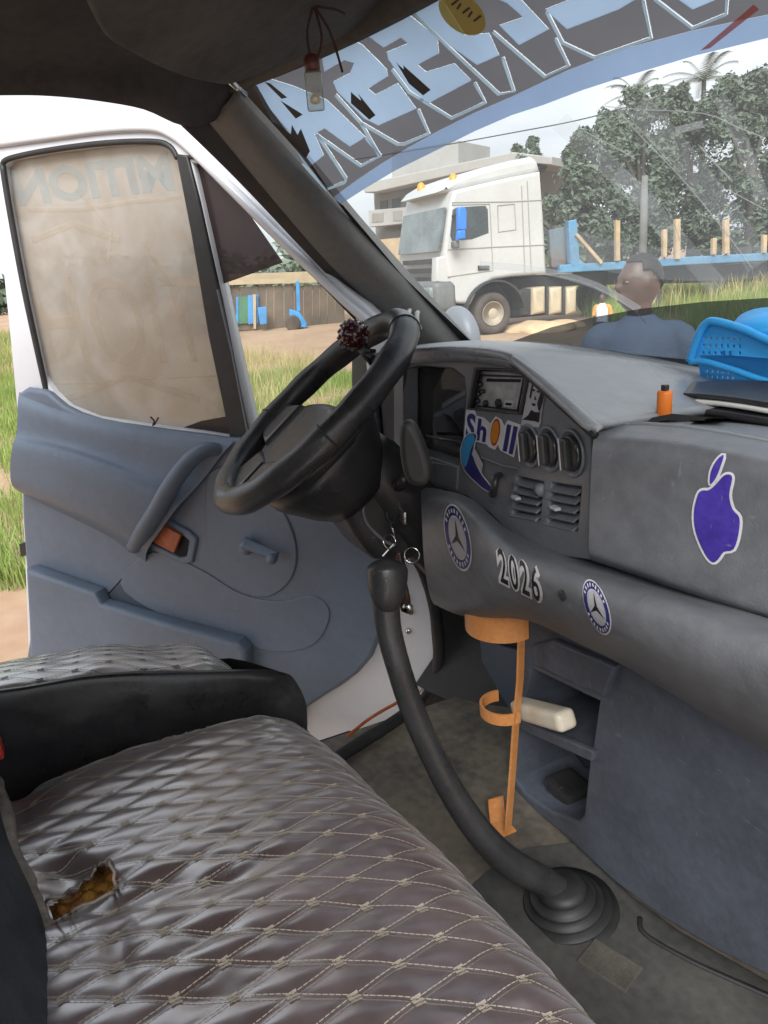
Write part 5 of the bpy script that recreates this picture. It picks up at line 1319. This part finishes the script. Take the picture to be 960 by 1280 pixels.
def tree(px, py_base, t, blobs_px, n, label, m, seed, size=.15):
    c0 = at(px, py_base, t); base = V((c0.x, c0.y, 0)); rnd = random.Random(seed)
    root = empty('tree', base, label, 'tree', 'trees behind the trailer')
    B = []
    for (bx, by, br) in blobs_px:
        c = at(bx, by, t+rnd.uniform(-.8, .8)); R = br*t/960; B.append((c, R))
        for k in range(7):
            d = V((rnd.gauss(0, 1), rnd.gauss(0, 1), rnd.gauss(0, 1))).normalized(); B.append((c+d*R*.8, R*rnd.uniform(.3, .5)))
    for q_ in range(3): B.append((at(px+rnd.uniform(-45, 45), 296+rnd.uniform(-8, 14), t+rnd.uniform(-.5, 1.5)), 34*t/960))
    top = max(b[0].z for b in B)
    obj('trunk', tube(spline([base, base+V((.1, .05, top*.25)), base+V((.0, .1, top*.55))], 4), resamp([.2, .16, .11], 4, 0), 10), 'bark', root, True)
    for (c, R) in B[::8]: obj('limb', tube(spline([base+V((0, .05, top*.4)), base.lerp(c, .5)+V((0, 0, top*.28)), c], 4), resamp([.10, .07, .03], 4, 0), 7), 'bark', root, True)
    obj('crown', leaf_crown(B, int(n*2.6), size*.74, seed), m, root)
tree(735, 330, 27, [(728, 225, 38), (715, 265, 36), (748, 270, 42), (742, 190, 34)], 7000, 'bushy dark green tree beside the truck cab', 'leaf', 1)
tree(800, 330, 29, [(790, 160, 44), (770, 195, 44), (815, 200, 50), (790, 260, 50), (832, 262, 46), (808, 138, 30)], 9000, 'large dark green tree behind the utility pole', 'leaf', 2)
tree(860, 330, 31, [(850, 150, 36), (862, 200, 52), (860, 265, 52), (846, 125, 20)], 8000, 'grey green tree with pointed top between its taller neighbours', 'leaf_b', 3)
tree(930, 330, 29, [(895, 140, 36), (930, 135, 42), (965, 130, 44), (915, 205, 60), (965, 215, 60), (925, 275, 52), (985, 280, 50)], 12000, 'broad green tree reaching above the rear of the trailer', 'leaf', 4)
tree(1060, 330, 29, [(1030, 140, 60), (1070, 210, 70), (1050, 270, 60)], 6000, 'outermost green tree past the trailer end', 'leaf_b', 5)
tree(655, 330, 36, [(650, 188, 10), (666, 182, 10), (658, 215, 22), (668, 200, 12)], 1400, 'slim tree with two leafy tips above the truck roof', 'leaf', 6)
def palm(px, py, t, n, ln, label, seed):
    rnd = random.Random(seed); c = at(px, py, t); base = V((c.x, c.y, 0)); root = empty('palm_tree', base, label, 'palm', 'palms behind the trees')
    obj('trunk', tube([base, base+V((.1, 0, c.z*.5)), c], [.16, .13, .10], 8), 'bark', root, True)
    for k in range(n):
        a = 2*pi*k/n+rnd.uniform(-.2, .2); el = rnd.uniform(.1, 1.1); vs, fs = [], []; P = []
        for j in range(9):
            s = j/8*ln; P.append(c+V((cos(a)*cos(el)*s, sin(a)*cos(el)*s, sin(el)*s-.28*s*s/ln*1.6)))
        for j in range(1, 9):
            tg = (P[j]-P[j-1]).normalized(); sd_ = tg.cross(V((0, 0, 1))).normalized()
            for q in range(3):
                o = P[j-1].lerp(P[j], q/3)
                for sg in (-1, 1):
                    e_ = o+(sd_*sg*.8+tg*.6+V((0, 0, -.25))).normalized()*ln*.26*(1-.5*j/9); b = len(vs); w_ = tg*.03
                    vs += [o-w_, o+w_, e_]; fs.append((b, b+1, b+2))
        obj('frond', mesh(vs, fs), 'palm_leaf', root)
palm(795, 118, 36, 13, 2.1, 'palm with feathery fronds showing over the tree near the pole', 1)
palm(880, 100, 36, 13, 2.3, 'palm with upright fronds rising between two tree crowns', 2)

# ---- plank shed across the yard
S0 = onZ(340, 411, 0); SPl = Plane(S0, ((CO-S0).x, (CO-S0).y, 0))
shd = empty('plank_shed', S0, 'low dark plank shed with blue and green painted panels across the yard', 'shed')
x = 225
while x < 425:
    w_ = random.uniform(9, 13); y0 = 357-(x-340)*.02+random.uniform(-1.5, 1.5)
    plate('plank', [(x, y0), (x+w_-.5, y0-.3), (x+w_-.5, 410-(x-340)*.05), (x, 411-(x-340)*.05)], SPl, .06, 'plank_wood', shd, h=random.uniform(-.03, .02)); x += w_
plate('eave_board', [(225, 352), (430, 346), (430, 352), (225, 358)], SPl, .15, 'shed_tan', shd, h=.12)
plate('roof_board', [(240, 345), (430, 338), (430, 347), (225, 353)], SPl, 2.5, 'shed_tan', shd, h=-.2)
plate('green_panel', [(298, 371), (310, 370), (310, 404), (298, 405)], SPl, .05, 'paint_green', shd, h=.10)
plate('blue_panel', [(310, 369), (323, 368), (323, 404), (310, 405)], SPl, .05, 'paint_blue', shd, h=.11)
plate('blue_panel', [(295, 371), (298, 371), (298, 403), (295, 404)], SPl, .06, 'paint_blue', shd, h=.12)
plate('pale_post', [(316, 368), (320, 368), (320, 411), (317, 411)], SPl, .10, 'shed_tan', shd, h=.25)
bbx = tag(plate('blue_box', [(322, 385), (333, 384), (334, 405), (325, 406)], SPl, .5, 'paint_blue', None, h=.8, bevel=.02), 'blue box standing against the plank shed', 'box')
brr = empty('blue_handcart', SPl.px(376, 412), 'blue metal handcart with upright pole parked by the plank shed', 'handcart')
plate('upright_pole', [(370, 352), (374, 351), (375, 388), (371, 389)], SPl, .09, 'paint_blue', brr, h=.9)
plate('tray', [(362, 387), (374, 390), (384, 404), (382, 410), (372, 408), (372, 396), (362, 398)], SPl, .5, 'paint_blue', brr, h=1.1, bevel=.02)
obj('cart_wheel', lathe([(.16, -.04), (.22, -.04), (.22, .04), (.16, .04)], SPl.px(366, 404, 1.1), SPl.n, 18), 'tyre', brr, True)
# ---- kerbside rubbish: stones and a sand heap near the truck
for i, (px, py, r) in enumerate(((672, 412, .42), (700, 407, .30))):
    c = onZ(px, py, 0); bm = bmesh.new(); bmesh.ops.create_icosphere(bm, subdivisions=3, radius=1)
    for v in bm.verts:
        k_ = 1+.25*noise.noise(v.co*2+V((i*5, 0, 0))); v.co = V((v.co.x*r*2.2*k_, v.co.y*r*1.6*k_, v.co.z*r*.45*k_))+c
    tag(obj('sand_heap', bm_mesh(bm), 'sand', None, True), ('larger' if i == 0 else 'smaller')+' pale sand heap beside the truck wheel', 'sand heap')

# ---- people
def join_meshes(L):
    bm = bmesh.new()
    for me in L: bm.from_mesh(me)
    return bm_mesh(bm)
def blob(c, s, R=None, seg=20):
    bm = bmesh.new(); bmesh.ops.create_uvsphere(bm, u_segments=seg, v_segments=seg*2//3, radius=1)
    for v in bm.verts: v.co = (R @ V((v.co.x*s[0], v.co.y*s[1], v.co.z*s[2])) if R else V((v.co.x*s[0], v.co.y*s[1], v.co.z*s[2])))+V(c)
    return bm_mesh(bm)
def remesh(o, vx):
    md = o.modifiers.new('r', 'REMESH'); md.mode = 'VOXEL'; md.voxel_size = vx; md.use_smooth_shade = True
    sm = o.modifiers.new('s', 'SMOOTH'); sm.iterations = 4; sm.factor = .5
def person(H, loc, yaw, label, shirt, sleeve, trouser, vx, hyaw=0.):
    """local: faces +x, z up; H = stature"""
    k = H/1.72; root = empty('person', loc, label, 'person'); M = Matrix.Translation(V(loc)) @ Matrix.Rotation(yaw, 4, 'Z') @ Matrix.Scale(k, 4)
    hz = 1.60; sk = []; RH = Matrix.Translation(V((0, 0, 0))) @ Matrix.Rotation(hyaw, 4, 'Z')
    hs_ = [blob((.0, 0, hz), (.098, .077, .118)), blob((.035, 0, hz-.06), (.062, .055, .06)), blob((.05, 0, hz-.10), (.035, .035, .022)),
           blob((.106, 0, hz-.018), (.024, .017, .022)), blob((.090, 0, hz+.022), (.016, .045, .012)), blob((.092, 0, hz-.060), (.020, .028, .011)), blob((.094, 0, hz-.078), (.018, .025, .011)),
           blob((-.005, .077, hz-.005), (.022, .010, .030)), blob((-.005, -.077, hz-.005), (.022, .010, .030))]
    for q_ in hs_: q_.transform(RH)
    sk += hs_
    sk.append(tube([V((-.015, 0, 1.36)), V((-.01, 0, 1.44)), V((.0, 0, 1.54))], [.072, .056, .055], 14))
    sk.append(tube(spline([V((0, 0, .90)), V((0, 0, 1.05)), V((-.01, 0, 1.22)), V((-.01, 0, 1.36)), V((-.01, 0, 1.42))], 4), resamp([.10, .092, .10, .092, .055], 4, 0), 16))
    for s in (-1, 1):
        sk.append(tube(spline([V((-.01, s*.08, 1.38)), V((-.01, s*.18, 1.36)), V((-.02, s*.215, 1.22)), V((-.01, s*.235, 1.08)), V((.04, s*.235, .94)), V((.06, s*.23, .84))], 4), resamp([.04, .046, .044, .038, .032, .024], 4, 0), 12))
        sk.append(blob((.066, s*.228, .79), (.034, .016, .045)))
        for f, (dx, ln) in enumerate(((-.026, .065), (-.009, .078), (.009, .074), (.026, .058))):
            sk.append(tube([V((.066+dx, s*.228, .76)), V((.070+dx, s*.224, .76-ln*.5)), V((.078+dx, s*.216, .76-ln)), ], [.0095, .009, .0075], 8))
        sk.append(tube([V((.095, s*.224, .80)), V((.115, s*.215, .77)), V((.118, s*.208, .745))], [.011, .010, .008], 8))
        sk.append(tube(spline([V((0, s*.09, .92)), V((.01, s*.10, .70)), V((.015, s*.10, .50)), V((0, s*.10, .30)), V((-.02, s*.10, .08))], 4), resamp([.095, .078, .055, .052, .036], 4, 0), 14))
        sk.append(blob((.05, s*.10, .035), (.125, .042, .035)))
    def fin(L, nm, m, par, v):
        me = join_meshes(L); me.transform(M); o = obj(nm, me, m, par, True); remesh(o, v); return o
    body = fin(sk, 'body', 'skin', root, vx)
    hr = blob((-.006, 0, hz+.006), (.0995, .0795, .1165), seg=36)
    bm = bmesh.new(); bm.from_mesh(hr)
    bmesh.ops.delete(bm, geom=[v for v in bm.verts if v.co.z < hz+.048-.95*max(0, -(v.co.x)-.005) or v.co.z < hz-.055 or (v.co.x > .028 and v.co.z < hz+.080)], context='VERTS')
    hm = bm_mesh(bm); hm.transform(M @ RH); solid(obj('hair', hm, 'hair', root, True),   .004*k, 1)
    for s in (-1, 1):
        e = blob((.083, s*.033, hz+.004), (.010, .014, .006)); e.transform(M @ RH); obj('eye', e, 'skin_eye', root, True)
        e = blob((.096, s*.033, hz+.004), (.004, .006, .006), seg=10); e.transform(M @ RH); obj('pupil', e, 'hair', root, True)
    vs, fs, seg = [], [], 28
    prof = [(.84, .125, .172), (1.0, .118, .162), (1.15, .125, .176), (1.27, .122, .192), (1.35, .104, .186), (1.395, .085, .14), (1.43, .07, .085), (1.455, .064, .070)]
    for z_, rx_, ry_ in prof:
        for q_ in range(seg): a_ = 2*pi*q_/seg; vs.append((cos(a_)*rx_-.008+.004*sin(z_*60+a_*3), sin(a_)*ry_, z_))
    for i_ in range(len(prof)-1):
        for q_ in range(seg): fs.append((i_*seg+q_, i_*seg+(q_+1) % seg, (i_+1)*seg+(q_+1) % seg, (i_+1)*seg+q_))
    fs += [tuple(range(seg-1, -1, -1)), tuple((len(prof)-1)*seg+q_ for q_ in range(seg))]
    torso = [mesh(vs, fs)]
    slv = [tube(spline([V((-.01, s*.10, 1.36)), V((-.01, s*.185, 1.345)), V((-.02, s*.228, 1.22)), V((-.012, s*.24, 1.10))], 4), resamp([.066, .068, .062, .062], 4, 0), 14) for s in (-1, 1)]
    if shirt == sleeve: fin(torso+slv, 'shirt', shirt, root, vx*1.2)
    else:
        fin(torso, 'shirt', shirt, root, vx*1.2)
        for q_ in slv: fin([q_], 'sleeve', sleeve, root, vx*1.2)
    tr = [tube(spline([V((0, 0, .78)), V((0, 0, .90)), V((0, 0, .96))], 4), resamp([.12, .14, .135], 4, 0), 16)]
    for s in (-1, 1): tr.append(tube(spline([V((0, s*.085, .92)), V((.01, s*.10, .70)), V((.015, s*.10, .48)), V((0, s*.10, .28)), V((-.015, s*.10, .10))], 4), resamp([.105, .092, .072, .068, .062], 4, 0), 14))
    fin(tr, 'trousers', trouser, root, vx*1.2)
    return root
hd_ = at(800, 352, 3.2); kman = hd_.z/1.60*1.72
person(kman, (hd_.x, hd_.y, 0), atan2(-CR.y, -CR.x)+1.15, 'man in a pale blue shirt standing outside before the windscreen', 'shirt_blue', 'shirt_blue', 'trouser', .011, -.95)
kd = at(753, 372, 11.6)
person(kd.z/1.60*1.72, (kd.x, kd.y, 0), atan2(-CR.y, -CR.x)+1.0, 'small person in an orange and white shirt near the fuel tanks', 'shirt_pale', 'shirt_orange', 'trouser', .010)

# ---- far-off scrub along the horizon (one mass)
tb = []
rnd_ = random.Random(11)
for k_ in range(70):
    a_ = radians(-128+k_*1.15); d_ = rnd_.uniform(62, 80); tb.append((V((sin(a_)*d_, cos(a_)*d_, rnd_.uniform(.6, 2.0))), rnd_.uniform(2.0, 3.6)))
kind(obj('far_scrub', leaf_crown(tb, 14000, .55, 21), 'leaf_b'), 'stuff')
